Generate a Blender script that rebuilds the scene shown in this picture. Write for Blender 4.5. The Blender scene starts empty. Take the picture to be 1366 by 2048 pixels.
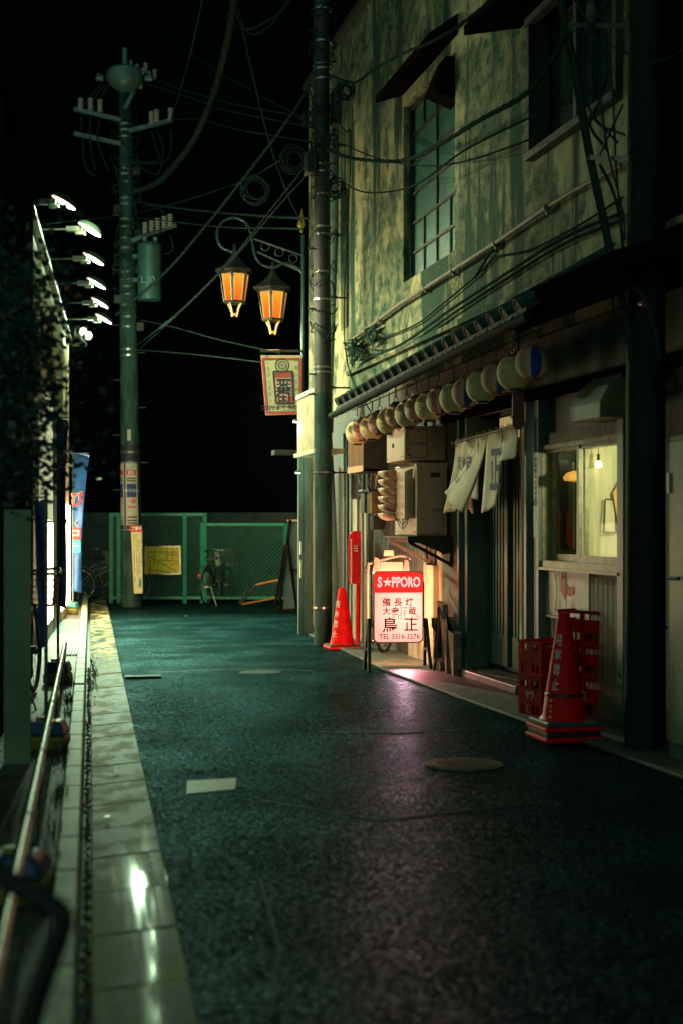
import bpy, bmesh, math, random
from mathutils import Vector, Matrix
random.seed(7)
sc = bpy.context.scene
R = math.radians
# ---------------------------------------------------------------- camera
F = 2900.0; H = 1.40; VY = 1055.0
PHI = math.atan((683-30)/F)                 # the right-hand facade runs along +Y
cam = bpy.data.cameras.new('camera'); co = bpy.data.objects.new('camera', cam)
sc.collection.objects.link(co); sc.camera = co
co.location = (0, 0, H); co.rotation_euler = (R(90), 0, -PHI)
cam.sensor_fit = 'VERTICAL'; cam.sensor_height = 36; cam.sensor_width = 24
cam.lens = F/2048*36; cam.shift_y = (VY-1024)/2048
cam.clip_start = .1; cam.clip_end = 500
cam.dof.use_dof = True; cam.dof.focus_distance = 14.0; cam.dof.aperture_fstop = 1.8
# ---------------------------------------------------------------- world: night sky, plus an added fill glow behind the camera
w = bpy.data.worlds.new('World'); sc.world = w; w.use_nodes = True
nt = w.node_tree; nt.nodes.clear()
tc = nt.nodes.new('ShaderNodeTexCoord'); sp = nt.nodes.new('ShaderNodeSeparateXYZ')
rp = nt.nodes.new('ShaderNodeValToRGB'); bg = nt.nodes.new('ShaderNodeBackground'); wo = nt.nodes.new('ShaderNodeOutputWorld')
nt.links.new(tc.outputs['Generated'], sp.inputs[0])
mr = nt.nodes.new('ShaderNodeMapRange'); mr.inputs[1].default_value = -1; mr.inputs[2].default_value = 1
nt.links.new(sp.outputs['Y'], mr.inputs[0]); nt.links.new(mr.outputs[0], rp.inputs[0])
rp.color_ramp.elements[0].position = .0; rp.color_ramp.elements[0].color = (.006, .060, .052, 1)
q_ = rp.color_ramp.elements.new(.55); q_.color = (.002, .034, .031, 1)
rp.color_ramp.elements[-1].position = .90; rp.color_ramp.elements[-1].color = (.0003, .0009, .0009, 1)
vm = nt.nodes.new('ShaderNodeVectorMath'); vm.operation = 'DOT_PRODUCT'; vm.inputs[1].default_value = Vector((-.55, -.82, .16)).normalized()
m2 = nt.nodes.new('ShaderNodeMapRange'); m2.interpolation_type = 'SMOOTHSTEP'; m2.inputs[1].default_value = .35; m2.inputs[2].default_value = .97
mx = nt.nodes.new('ShaderNodeMix'); mx.data_type = 'RGBA'; mx.inputs[7].default_value = (.17, .27, .20, 1)
nt.links.new(tc.outputs['Generated'], vm.inputs[0]); nt.links.new(vm.outputs['Value'], m2.inputs[0]); nt.links.new(m2.outputs[0], mx.inputs[0]); nt.links.new(rp.outputs[0], mx.inputs[6])
nt.links.new(mx.outputs[2], bg.inputs[0]); bg.inputs[1].default_value = 1.0
nt.links.new(bg.outputs[0], wo.inputs[0])
sc.view_settings.view_transform = 'Standard'; sc.view_settings.look = 'None'
sc.view_settings.exposure = 0; sc.view_settings.gamma = 1
sc.render.engine = 'CYCLES'
sc.cycles.use_denoising = True; sc.cycles.max_bounces = 6
sc.cycles.sample_clamp_indirect = 4
sc.cycles.caustics_reflective = False; sc.cycles.caustics_refractive = False
LAMP_W = 36.0            # each arm lamp of the left shop
LAMP_C = (.66, 1.0, .62)
# ---------------------------------------------------------------- geometry of the place
AX = Vector((math.sin(PHI), math.cos(PHI), 0)); RX = Vector((math.cos(PHI), -math.sin(PHI), 0)); ZZ = Vector((0, 0, 1))
CAM = Vector((0, 0, H))
def ray(u, v): return AX + RX*((u-683)/F) + ZZ*((VY-v)/F)
def P(u, v, d): return CAM + ray(u, v)*d
def PX(u, v, X): r = ray(u, v); return CAM + r*(X/r.x)
def PG(u, v, z=0): r = ray(u, v); return CAM + r*((z-H)/r.z)
XW = 4.14                                   # face of the right-hand building
def WY(u, n=0): return PX(u, VY, XW-n).y
def WZ(u, v, n=0): return PX(u, v, XW-n).z
DL = math.atan((683-30)/F)-math.atan((683-180)/F)   # the lane's own direction against the facade
TS, TR = Vector((math.sin(DL), math.cos(DL), 0)), Vector((math.cos(DL), -math.sin(DL), 0))
def S(x, y, z=0): return TR*x + TS*y + ZZ*z
# ---------------------------------------------------------------- mesh builder
col = sc.collection
class MB:
    def __init__(s): s.v = []; s.f = []; s.sm = []
    def add(s, vs, fs, sm=False):
        o = len(s.v); s.v += [Vector(a) for a in vs]
        for f in fs: s.f.append([i+o for i in f]); s.sm.append(sm)
        return s
    def hexa(s, p):   # 8 corners: bottom 4 ccw, top 4
        return s.add(p, [(3,2,1,0),(4,5,6,7),(0,1,5,4),(1,2,6,5),(2,3,7,6),(3,0,4,7)])
    def box(s, a, b, fr=None):
        x0, x1 = sorted((a[0], b[0])); y0, y1 = sorted((a[1], b[1])); z0, z1 = sorted((a[2], b[2]))
        p = [(x0,y0,z0),(x1,y0,z0),(x1,y1,z0),(x0,y1,z0),(x0,y0,z1),(x1,y0,z1),(x1,y1,z1),(x0,y1,z1)]
        if fr: p = [fr(*q) for q in p]
        return s.hexa(p)
    def bar(s, a, b, w, h, up=ZZ):          # rectangular bar from a to b
        a, b = Vector(a), Vector(b); d = (b-a).normalized(); x = d.cross(up)
        if x.length < 1e-4: x = d.cross(Vector((1,0,0)))
        x.normalize(); y = x.cross(d)
        q = []
        for p in (a, b):
            for i, j in ((-1,-1),(1,-1),(1,1),(-1,1)): q.append(p+x*i*w/2+y*j*h/2)
        return s.hexa(q)
    def tube(s, pts, r, n=8, cap=True):
        pts = [Vector(p) for p in pts]; rs = r if isinstance(r, (list, tuple)) else [r]*len(pts)
        t0 = (pts[1]-pts[0]).normalized()
        x = t0.cross(ZZ)
        if x.length < 1e-3: x = t0.cross(Vector((1,0,0)))
        x.normalize(); vs = []
        for i, p in enumerate(pts):
            if i == 0: t = t0
            elif i == len(pts)-1: t = (pts[i]-pts[i-1]).normalized()
            else: t = ((pts[i+1]-p).normalized()+(p-pts[i-1]).normalized()).normalized()
            x = (x-t*x.dot(t)).normalized(); y = t.cross(x)
            for k in range(n):
                a = 2*math.pi*k/n; vs.append(p+(x*math.cos(a)+y*math.sin(a))*rs[i])
        fs = [(i*n+k, i*n+(k+1) % n, (i+1)*n+(k+1) % n, (i+1)*n+k) for i in range(len(pts)-1) for k in range(n)]
        s.add(vs, fs, True)
        if cap:
            o = len(s.v)-len(vs)
            s.f.append([o+k for k in range(n)][::-1]); s.sm.append(False)
            s.f.append([o+(len(pts)-1)*n+k for k in range(n)]); s.sm.append(False)
        return s
    def lathe(s, prof, c=(0,0,0), n=20, ax=ZZ, sm=True, a0=0, squash=1):
        c = Vector(c); ax = Vector(ax).normalized(); x = ax.cross(Vector((0,1,0)))
        if x.length < .1: x = ax.cross(Vector((1,0,0)))
        x.normalize(); y = ax.cross(x); vs = []
        for r, h in prof:
            for k in range(n):
                a = a0+2*math.pi*k/n; vs.append(c+ax*h+(x*math.cos(a)+y*math.sin(a)*squash)*r)
        m = len(prof)
        s.add(vs, [(i*n+k, i*n+(k+1) % n, (i+1)*n+(k+1) % n, (i+1)*n+k) for i in range(m-1) for k in range(n)], sm)
        o = len(s.v)-len(vs)
        s.f.append([o+k for k in range(n)][::-1]); s.sm.append(False)
        s.f.append([o+(m-1)*n+k for k in range(n)]); s.sm.append(False)
        return s
    def sphere(s, c, r, n=12, m=8, sz=1):
        return s.lathe([(max(1e-4, r*math.sin(math.pi*i/m)), -r*sz*math.cos(math.pi*i/m)) for i in range(m+1)], c, n)
    def quad(s, a, b, c, d): return s.add([a, b, c, d], [(0,1,2,3)])
    def slab(s, pts, th, nrm):              # planar outline with thickness
        nrm = Vector(nrm).normalized(); n = len(pts)
        vs = [Vector(p) for p in pts]+[Vector(p)+nrm*th for p in pts]
        return s.add(vs, [tuple(range(n))[::-1], tuple(range(n, 2*n))]+[(i, (i+1) % n, n+(i+1) % n, n+i) for i in range(n)])
    def ring(s, c, R_, r, ax, n=28, m=6):
        c = Vector(c); ax = Vector(ax).normalized(); x = ax.cross(ZZ)
        if x.length < .1: x = ax.cross(Vector((1,0,0)))
        x.normalize(); y = ax.cross(x); vs = []
        for i in range(n):
            a = 2*math.pi*i/n; d = x*math.cos(a)+y*math.sin(a)
            for k in range(m):
                b = 2*math.pi*k/m; vs.append(c+d*(R_+r*math.cos(b))+ax*r*math.sin(b))
        return s.add(vs, [(i*m+k, i*m+(k+1) % m, ((i+1) % n)*m+(k+1) % m, ((i+1) % n)*m+k) for i in range(n) for k in range(m)], True)
    def build(s, name, mat, parent=None, bevel=0, label=None, each=False):
        if each:
            par = list(range(len(s.v)))
            def find(a):
                while par[a] != a: par[a] = par[par[a]]; a = par[a]
                return a
            for f in s.f:
                for b in f[1:]: par[find(b)] = find(f[0])
            gr = {}
            for f, q in zip(s.f, s.sm): gr.setdefault(find(f[0]), []).append((f, q))
            out = []
            for fs in gr.values():
                ids = sorted({i for f, q in fs for i in f}); mp_ = {i: n for n, i in enumerate(ids)}; k = MB()
                k.v = [s.v[i] for i in ids]; k.f = [[mp_[i] for i in f] for f, q in fs]; k.sm = [q for f, q in fs]; out.append(k.build(name, mat, parent, bevel, label))
            return out[0]
        me = bpy.data.meshes.new(name); o = Vector(parent.get('_o', (0,0,0))) if parent else Vector((0,0,0))
        me.from_pydata([tuple(v-o) for v in s.v], [], s.f)
        me.polygons.foreach_set('use_smooth', s.sm)
        bm = bmesh.new(); bm.from_mesh(me); bmesh.ops.recalc_face_normals(bm, faces=bm.faces); bm.to_mesh(me); bm.free()
        me.materials.append(mat)
        if any(s.sm):
            try: me.set_sharp_from_angle(angle=R(50))
            except Exception: pass
        ob = bpy.data.objects.new(name, me); col.objects.link(ob)
        if parent: ob.parent = parent; ob['_o'] = tuple(o)
        if bevel:
            b = ob.modifiers.new('bevel', 'BEVEL'); b.width = bevel; b.segments = 2; b.limit_method = 'ANGLE'; b.angle_limit = R(50)
        if label: ob['label'] = label
        return ob
def thing(name, label, cat, loc=(0,0,0), group=None):
    o = bpy.data.objects.new(name, None); col.objects.link(o); o.location = loc; o.empty_display_size = .1
    o['_o'] = tuple(loc); o['label'] = label; o['category'] = cat
    if group: o['group'] = group
    return o
def tag(o, label, cat, group=None):
    o['label'] = label; o['category'] = cat
    if group: o['group'] = group
    return o
def struct(o): o['kind'] = 'structure'; return o
KIDS = {}
def copy_tree(root, loc, rz, label):
    r = root.copy(); col.objects.link(r); r.location = loc; r.rotation_euler = (0, 0, rz); r['label'] = label
    for ch in list(root.children):
        c = ch.copy(); col.objects.link(c); c.parent = r
        for g in list(ch.children):
            d = g.copy(); col.objects.link(d); d.parent = c
    return r
def text(body, size, mat, o, xd, ud, parent, name='lettering', off=0.0, ext=.0008, al='CENTER', sx=1, line=1.0, shear=0):
    cu = bpy.data.curves.new('txt', 'FONT'); cu.body = body; cu.size = 1; cu.align_x = al; cu.align_y = 'CENTER'
    cu.offset = off; cu.space_line = line; cu.shear = shear; cu.resolution_u = 3
    t = bpy.data.objects.new('txt', cu); col.objects.link(t); bpy.context.view_layer.update()
    me0 = bpy.data.meshes.new_from_object(t.evaluated_get(bpy.context.evaluated_depsgraph_get()))
    xd = Vector(xd).normalized(); ud = Vector(ud).normalized(); nd = xd.cross(ud)
    m = MB(); vs = [Vector(o)+xd*(v.co.x*size*sx)+ud*(v.co.y*size) for v in me0.vertices]
    fs = [tuple(p.vertices) for p in me0.polygons]
    m.add([v+nd*ext for v in vs], fs)
    bpy.data.objects.remove(t); bpy.data.meshes.remove(me0)
    return m.build(name, mat, parent)
# ---------------------------------------------------------------- materials
def mat(name, c, rough=.6, metal=0, c2=None, ns=6, stretch=(1,1,1), lo=.4, hi=.62, bump=0, bs=60, emis=None, es=0, rough2=None, detail=5, spec=.5, trans=0):
    m = bpy.data.materials.new(name); m.use_nodes = True; t = m.node_tree; b = t.nodes['Principled BSDF']
    b.inputs['Base Color'].default_value = (*c, 1); b.inputs['Roughness'].default_value = rough; b.inputs['Metallic'].default_value = metal
    b.inputs['Specular IOR Level'].default_value = spec
    if trans: b.inputs['Transmission Weight'].default_value = trans
    geo = t.nodes.new('ShaderNodeTexCoord'); mp = t.nodes.new('ShaderNodeMapping'); mp.inputs['Scale'].default_value = stretch
    t.links.new(geo.outputs['Object'], mp.inputs[0])
    if c2 is not None or rough2 is not None:
        n = t.nodes.new('ShaderNodeTexNoise'); n.inputs['Scale'].default_value = ns; n.inputs['Detail'].default_value = detail; n.inputs['Roughness'].default_value = .62
        t.links.new(mp.outputs[0], n.inputs['Vector'])
        r = t.nodes.new('ShaderNodeMapRange'); r.inputs[1].default_value = lo; r.inputs[2].default_value = hi
        t.links.new(n.outputs['Fac'], r.inputs[0])
        if c2 is not None:
            x = t.nodes.new('ShaderNodeMix'); x.data_type = 'RGBA'; x.inputs[6].default_value = (*c, 1); x.inputs[7].default_value = (*c2, 1)
            t.links.new(r.outputs[0], x.inputs[0]); t.links.new(x.outputs[2], b.inputs['Base Color'])
        if rough2 is not None:
            q = t.nodes.new('ShaderNodeMapRange'); q.inputs[3].default_value = rough; q.inputs[4].default_value = rough2
            t.links.new(r.outputs[0], q.inputs[0]); t.links.new(q.outputs[0], b.inputs['Roughness'])
    if bump:
        n2 = t.nodes.new('ShaderNodeTexNoise'); n2.inputs['Scale'].default_value = bs; n2.inputs['Detail'].default_value = 4
        t.links.new(mp.outputs[0], n2.inputs['Vector'])
        bp = t.nodes.new('ShaderNodeBump'); bp.inputs['Strength'].default_value = bump; bp.inputs['Distance'].default_value = .01
        t.links.new(n2.outputs['Fac'], bp.inputs['Height']); t.links.new(bp.outputs[0], b.inputs['Normal'])
    if emis: b.inputs['Emission Color'].default_value = (*emis, 1); b.inputs['Emission Strength'].default_value = es
    return m
M = {}
M['dark'] = mat('dark_metal', (.035,.045,.04), .45, .2, c2=(.015,.02,.018), ns=9, bump=.1)
M['black'] = mat('black_rubber', (.012,.014,.014), .5)
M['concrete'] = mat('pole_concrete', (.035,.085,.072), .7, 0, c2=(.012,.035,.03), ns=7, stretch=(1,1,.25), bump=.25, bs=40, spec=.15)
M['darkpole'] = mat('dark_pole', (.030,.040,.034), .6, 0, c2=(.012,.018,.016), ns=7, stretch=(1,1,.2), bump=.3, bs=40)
M['pvc'] = mat('grey_pipe', (.10,.18,.155), .45, 0, c2=(.06,.11,.095), ns=5, stretch=(1,1,.3), bump=.05)
M['steel'] = mat('wet_steel', (.35,.38,.33), .3, .85, c2=(.2,.22,.18), ns=20, bump=.1)
M['wood'] = mat('weathered_wood', (.060,.046,.028), .65, 0, c2=(.022,.018,.012), ns=9, stretch=(6,6,.6), bump=.4, bs=30)
M['woodlt'] = mat('pale_timber', (.19,.17,.10), .65, 0, c2=(.12,.09,.055), ns=8, stretch=(5,5,.5), bump=.3, bs=30)
M['cable'] = mat('cable_black', (.020,.042,.036), .7, spec=0)
M['nearblack'] = mat('near_black_matte', (.012,.011,.008), .8, 0, c2=(.006,.006,.005), ns=9, bump=.3, bs=30, spec=0)  # one near-black matte tone for hoods, canopy, beam, parapet and stand
M['cream'] = mat('cream_metal', (.62,.42,.27), .5, 0, c2=(.44,.30,.19), ns=5, stretch=(1,1,.5), lo=.45, hi=.8, bump=.05)
M['red'] = mat('red_plastic', (.80,.004,.005), .5, 0, c2=(.62,.004,.005), ns=10, bump=.08, spec=.15)
M['crate'] = mat('crate_plastic', (.55,.010,.005), .5, 0, c2=(.34,.008,.004), ns=10, bump=.1, spec=.15)
M['white'] = mat('white_print', (.7,.72,.62), .6, c2=(.45,.46,.4), ns=30)
M['ink'] = mat('black_ink', (.012,.014,.02), .6)
M['blue'] = mat('blue_ink', (.015,.035,.16), .7)
M['redink'] = mat('red_ink', (.5,.02,.015), .6)
M['green'] = mat('green_fence_paint', (.012,.27,.15), .45, 0, c2=(.01,.18,.11), ns=8, bump=.05)
M['alu'] = mat('window_aluminium', (.24,.25,.14), .45, .1, c2=(.12,.14,.09), ns=12, bump=.05)
M['glassdark'] = mat('dark_glass', (.004,.010,.008), .3, 0, c2=(.008,.02,.016), ns=4, spec=.15)
# stucco with rain stains
def stucco():
    m = bpy.data.materials.new('stained_stucco'); m.use_nodes = True; t = m.node_tree; b = t.nodes['Principled BSDF']; L = t.links.new
    tc = t.nodes.new('ShaderNodeTexCoord')
    def noise(sx, sy, sz, scale, det=6, ro=.6, off=0, dist=0):
        mp = t.nodes.new('ShaderNodeMapping'); mp.inputs['Scale'].default_value = (sx, sy, sz); mp.inputs['Location'].default_value = (off, off, off)
        L(tc.outputs['Object'], mp.inputs[0]); n = t.nodes.new('ShaderNodeTexNoise'); n.inputs['Scale'].default_value = scale
        n.inputs['Detail'].default_value = det; n.inputs['Roughness'].default_value = ro; n.inputs['Distortion'].default_value = dist
        L(mp.outputs[0], n.inputs['Vector']); return n.outputs['Fac']
    def rng(x, a, c, d=0, e=1):
        r = t.nodes.new('ShaderNodeMapRange'); r.inputs[1].default_value = a; r.inputs[2].default_value = c; r.inputs[3].default_value = d; r.inputs[4].default_value = e; L(x, r.inputs[0]); return r.outputs[0]
    def mth(op, a, c):
        n = t.nodes.new('ShaderNodeMath'); n.operation = op; n.use_clamp = True
        for i, q in enumerate((a, c)):
            if isinstance(q, float): n.inputs[i].default_value = q
            else: L(q, n.inputs[i])
        return n.outputs[0]
    def mix(f, a, c):
        x = t.nodes.new('ShaderNodeMix'); x.data_type = 'RGBA'
        L(f, x.inputs[0])
        for i, q in ((6, a), (7, c)):
            if isinstance(q, tuple): x.inputs[i].default_value = (*q, 1)
            else: L(q, x.inputs[i])
        return x.outputs[2]
    big = rng(noise(1, .34, .42, 1.35, 8, .60, 3.1), .47, .53)
    mid = rng(noise(1, .5, .40, 2.6, 12, .72, 7.7), .50, .575)
    streak = rng(noise(1, 1.0, .22, 2.6, 9, .7, 1.7), .48, .60)
    fine = rng(noise(1, .55, .7, 9, 6, .72, 5.0), .40, .66)
    band = rng(noise(1, 1.1, .13, 1.3, 8, .62, 11.3), .50, .565)
    st = mth('MULTIPLY', big, mth('ADD', mth('MULTIPLY', fine, .45), .55))
    st = mth('MAXIMUM', st, mth('MULTIPLY', mid, .80))
    st = mth('MAXIMUM', st, mth('MULTIPLY', mth('MULTIPLY', streak, fine), .30))
    st = mth('MAXIMUM', st, mth('MULTIPLY', band, .92))
    base = mix(fine, (.48,.45,.25), (.25,.31,.20))
    cc = mix(st, base, (.002,.048,.040))
    L(cc, b.inputs['Base Color']); b.inputs['Roughness'].default_value = .8; b.inputs['Specular IOR Level'].default_value = .08
    bp = t.nodes.new('ShaderNodeBump'); bp.inputs['Strength'].default_value = .5; bp.inputs['Distance'].default_value = .015
    L(noise(1, 1, 1, 45, 5, .6), bp.inputs['Height']); L(bp.outputs[0], b.inputs['Normal'])
    return m
M['stucco'] = stucco()
def asphalt():
    m = bpy.data.materials.new('wet_asphalt'); m.use_nodes = True; t = m.node_tree; b = t.nodes['Principled BSDF']; L = t.links.new
    tc = t.nodes.new('ShaderNodeTexCoord')
    v = t.nodes.new('ShaderNodeTexVoronoi'); v.inputs['Scale'].default_value = 85; L(tc.outputs['Object'], v.inputs['Vector'])
    n = t.nodes.new('ShaderNodeTexNoise'); n.inputs['Scale'].default_value = 1.3; n.inputs['Detail'].default_value = 6; L(tc.outputs['Object'], n.inputs['Vector'])
    n3 = t.nodes.new('ShaderNodeTexNoise'); n3.inputs['Scale'].default_value = 120; n3.inputs['Detail'].default_value = 4; L(tc.outputs['Object'], n3.inputs['Vector'])
    r = t.nodes.new('ShaderNodeMapRange'); r.inputs[1].default_value = .38; r.inputs[2].default_value = .66; r.inputs[3].default_value = .10; r.inputs[4].default_value = .26
    L(n.outputs['Fac'], r.inputs[0])
    sc2 = t.nodes.new('ShaderNodeSeparateColor'); L(v.outputs['Color'], sc2.inputs[0])
    ad = t.nodes.new('ShaderNodeMath'); ad.operation = 'MULTIPLY_ADD'; L(sc2.outputs[1], ad.inputs[0]); ad.inputs[1].default_value = .12; L(r.outputs[0], ad.inputs[2]); pass
    x = t.nodes.new('ShaderNodeMix'); x.data_type = 'RGBA'; L(v.outputs['Color'], x.inputs[0])
    x.inputs[6].default_value = (.001,.007,.0075,1); x.inputs[7].default_value = (.005,.021,.021,1)
    bp = t.nodes.new('ShaderNodeBump'); bp.inputs['Strength'].default_value = 1; bp.inputs['Distance'].default_value = .0055
    L(v.outputs['Distance'], bp.inputs['Height'])
    bp.invert = True
    b2 = t.nodes.new('ShaderNodeBump'); b2.inputs['Strength'].default_value = .6; b2.inputs['Distance'].default_value = .006
    L(n3.outputs['Fac'], b2.inputs['Height']); L(bp.outputs[0], b2.inputs['Normal'])
    df = t.nodes.new('ShaderNodeBsdfDiffuse'); gl = t.nodes.new('ShaderNodeBsdfGlossy'); fr = t.nodes.new('ShaderNodeFresnel'); fr.inputs[0].default_value = 1.33
    ml = t.nodes.new('ShaderNodeMath'); ml.operation = 'MULTIPLY'; ml.inputs[1].default_value = 1.0; mxs = t.nodes.new('ShaderNodeMixShader'); out = t.nodes['Material Output']
    L(x.outputs[2], df.inputs[0]); gl.inputs[0].default_value = (.44,.82,.90,1); L(ad.outputs[0], gl.inputs['Roughness']); L(b2.outputs[0], gl.inputs['Normal']); L(b2.outputs[0], df.inputs['Normal']); L(b2.outputs[0], fr.inputs['Normal'])
    sp3 = t.nodes.new('ShaderNodeMapRange'); sp3.inputs[1].default_value = .35; sp3.inputs[2].default_value = 1; sp3.inputs[3].default_value = .05; sp3.inputs[4].default_value = .62; L(sc2.outputs[2], sp3.inputs[0]); L(sp3.outputs[0], ml.inputs[1])
    L(fr.outputs[0], ml.inputs[0]); L(ml.outputs[0], mxs.inputs[0]); L(df.outputs[0], mxs.inputs[1]); L(gl.outputs[0], mxs.inputs[2]); L(mxs.outputs[0], out.inputs['Surface']); t.nodes.remove(b)
    return m
M['asphalt'] = asphalt()
M['gutter'] = mat('wet_concrete_gutter', (.62,.52,.25), .6, 0, c2=(.012,.055,.048), ns=3.6, stretch=(1.5,.8,1), lo=.42, hi=.54, bump=.08, bs=260, rough2=.46, detail=12)
gb = M['gutter'].node_tree.nodes['Principled BSDF']; gb.inputs['Coat Roughness'].default_value = .07; gb.inputs['Specular IOR Level'].default_value = .03
gt_ = M['gutter'].node_tree; cn = gt_.nodes.new('ShaderNodeTexNoise'); cn.inputs['Scale'].default_value = 13; cn.inputs['Detail'].default_value = 8; cr_ = gt_.nodes.new('ShaderNodeMapRange'); cr_.inputs[1].default_value = .49; cr_.inputs[2].default_value = .62; cr_.inputs[3].default_value = .015; cr_.inputs[4].default_value = .24
gt_.links.new(cn.outputs['Fac'], cr_.inputs[0]); gt_.links.new(cr_.outputs[0], gb.inputs['Coat Weight'])
M['kerb'] = mat('kerb_concrete', (.62,.58,.36), .55, 0, c2=(.12,.15,.11), ns=6, bump=.3, bs=50, spec=.25)
gb = M['kerb'].node_tree.nodes['Principled BSDF']; gb.inputs['Coat Weight'].default_value = .04; gb.inputs['Coat Roughness'].default_value = .35
M['apron'] = mat('apron_concrete', (.10,.10,.075), .55, 0, c2=(.04,.05,.04), ns=5, bump=.5, bs=40, spec=.3)
M['soil'] = mat('wet_soil', (.03,.035,.028), .6, 0, c2=(.10,.11,.09), ns=5, bump=.9, bs=30)
# ================================================================= GROUND
g = MB(); g.hexa([S(.306,-6,-.3), S(60,-6,-.3), S(60,90,-.3), S(.306,90,-.3), S(.306,-6,0), S(60,-6,0), S(60,90,0), S(.306,90,0)])
g.hexa([S(-60,29.01,-.3), S(.306,29.01,-.3), S(.306,90,-.3), S(-60,90,-.3), S(-60,29.01,0), S(.306,29.01,0), S(.306,90,0), S(-60,90,0)]); struct(g.build('road', M['asphalt']))
g = MB(); g.hexa([S(-.2,-6,-.3), S(.306,-6,-.3), S(.306,29,-.3), S(-.2,29,-.3), S(-.2,-6,-.045), S(.306,-6,-.045), S(.306,29,-.045), S(-.2,29,-.045)]); struct(g.build('gutter_bed', M['soil']))
NG = 48
g = MB()
for i in range(NG):                          # gutter apron slabs, 0.6 m each, falling slightly to the kerb
    y0 = .9+i*.6+.005; y1 = y0+.588; dz = random.uniform(-.002, .002)
    g.hexa([S(.005,y0,-.06), S(.304,y0,-.06), S(.304,y1,-.06), S(.005,y1,-.06), S(.005,y0,-.018+dz), S(.304,y0,.008+dz), S(.304,y1,.008+dz), S(.005,y1,-.018+dz)])
struct(g.build('gutter', M['gutter'], bevel=.006))
k = MB()
for i in range(NG):
    y0 = .72+i*.6+.005; y1 = y0+.588
    if i in (18, ): y1 -= .12
    k.hexa([S(-.135,y0,-.04), S(-.032,y0,-.04), S(-.032,y1,-.04), S(-.135,y1,-.04), S(-.13,y0,.12), S(-.042,y0,.12), S(-.042,y1,.12), S(-.13,y1,.12)])
struct(k.build('kerb', M['kerb'], bevel=.008))
g = MB(); g.hexa([S(-6,-2,-.05), S(-.137,-2,-.05), S(-.137,29,-.05), S(-6,29,-.05), S(-6,-2,.08), S(-.137,-2,.08), S(-.137,29,.08), S(-6,29,.08)])
struct(g.build('forecourt', M['soil']))
# pavement strip in front of the shop
a0, a1, a2 = PG(660,1290), PG(777,1347), PG(919,1399)
g = MB(); pts = [(XW+.6, 19.6), (a0.x+.35, 19.0), (a0.x+.05, 18.4), (a0.x, a0.y), (a1.x, a1.y), (a2.x, a2.y), (a2.x+.05, 9.0), (a2.x+.1, 6.0), (XW+.6, 6.0)]
g.slab([(x, y, .004) for x, y in pts], .022, ZZ); struct(g.build('pavement', M['apron'], bevel=.004))
# worn white dash and its faint neighbour
m_mark = mat('worn_road_paint', (.85,.84,.60), .5, 0, c2=(.45,.46,.33), ns=14, lo=.52, hi=.74, bump=.3, bs=60)
c = [PG(372,1590), PG(470,1580), PG(472,1558), PG(374,1564)]
g = MB(); g.slab([(p.x, p.y, .001) for p in c], .006, ZZ); struct(g.build('road_marking', m_mark))
# drain slot beside gutter
# pebbles and drops caught in the gap between kerb and gutter
g = MB()
for i in range(520):
    y = random.uniform(3.2, 15)**1.0; x = random.gauss(-.012, .008); r_ = random.uniform(.004, .010)
    g.sphere(S(x, y, -.030+r_*.5), r_, 6, 4)
o = g.build('gravel', mat('wet_gravel', (.35,.33,.27), .12, 0, c2=(.1,.11,.09), ns=40)); o['kind'] = 'stuff'; o['label'] = 'wet pebbles lodged along the gap between kerb and gutter'
# weeds at kerb back and by the step
mleaf = mat('leaf_green', (.02,.07,.045), .35, 0, c2=(.015,.035,.02), ns=12)
g = MB()
def blade(m, p, h, lean, wd):
    a = random.uniform(0, 6.28); dx = Vector((math.cos(a), math.sin(a), 0)); sd = Vector((-dx.y, dx.x, 0))*wd
    q = p+dx*lean*.4+ZZ*h*.7; e = p+dx*lean+ZZ*h
    m.add([p-sd, p+sd, q+sd*.7, q-sd*.7, e], [(0,1,2,3), (3,2,4)])
for i in range(300):
    y = random.choice([7.2, 8.3, 9.0, 10.4, 11.2, 5.6, 6.3, 12.4])+random.gauss(0, .12)
    blade(g, S(-.155+random.gauss(0,.02), y, .08), random.uniform(.03,.12), random.uniform(.02,.07), .003)
for i in range(160):
    y = 14+random.gauss(0, .8); blade(g, S(.03+random.gauss(0,.02), y, .0), random.uniform(.01,.05), random.uniform(.01,.04), .004)
for (u, v) in ((945,1352),(1058,1395),(890,1345),(1020,1385)):
    b0 = PG(u, v)
    for i in range(60): blade(g, b0+Vector((random.gauss(0,.05), random.gauss(0,.06), .01)), random.uniform(.02,.06), random.uniform(.01,.04), .003)
o = g.build('grass', mleaf); o['kind'] = 'stuff'; o['label'] = 'weeds growing along the kerb and the shop step'
# manholes
def manhole(u, v, r, label):
    p = PG(u, v); t = thing('manhole_cover', label, 'manhole cover', (p.x, p.y, 0), 'manhole covers in the lane')
    m = MB(); m.lathe([(r, .001), (r, .008), (r-.02, .008), (r-.02, .006), (.01, .006)], p, 32); m.build('rim', M['apron'], t)
    m = MB(); m.lathe([(r-.025, .0), (r-.027, .012), (.001, .012)], p, 32)
    for i in range(-6, 7):
        for j in range(-6, 7):
            if math.hypot(i, j)*.036 < r-.05: m.box((p.x+i*.036-.009, p.y+j*.036-.009, .012), (p.x+i*.036+.009, p.y+j*.036+.009, .016))
    m.build('lid', mat('iron_lid', (.010,.016,.015), .45, .3, c2=(.03,.04,.035), ns=12), t)
manhole(928, 1530, .23, 'round iron manhole cover in the dark asphalt left of the near cones')
manhole(520, 1346, .20, 'small wet manhole cover glinting in mid lane left of the lit sign')
p = PG(290, 1357); t = thing('drain_cover', 'dark rectangular drain slot across the edge of the gutter', 'drain cover', (p.x, p.y, 0))
m = MB(); A, B = PG(250,1357), PG(322,1356); m.bar((A.x,A.y,.012), (B.x,B.y,.012), .11, .02); m.build('frame', M['ink'], t)
m = MB()
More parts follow.
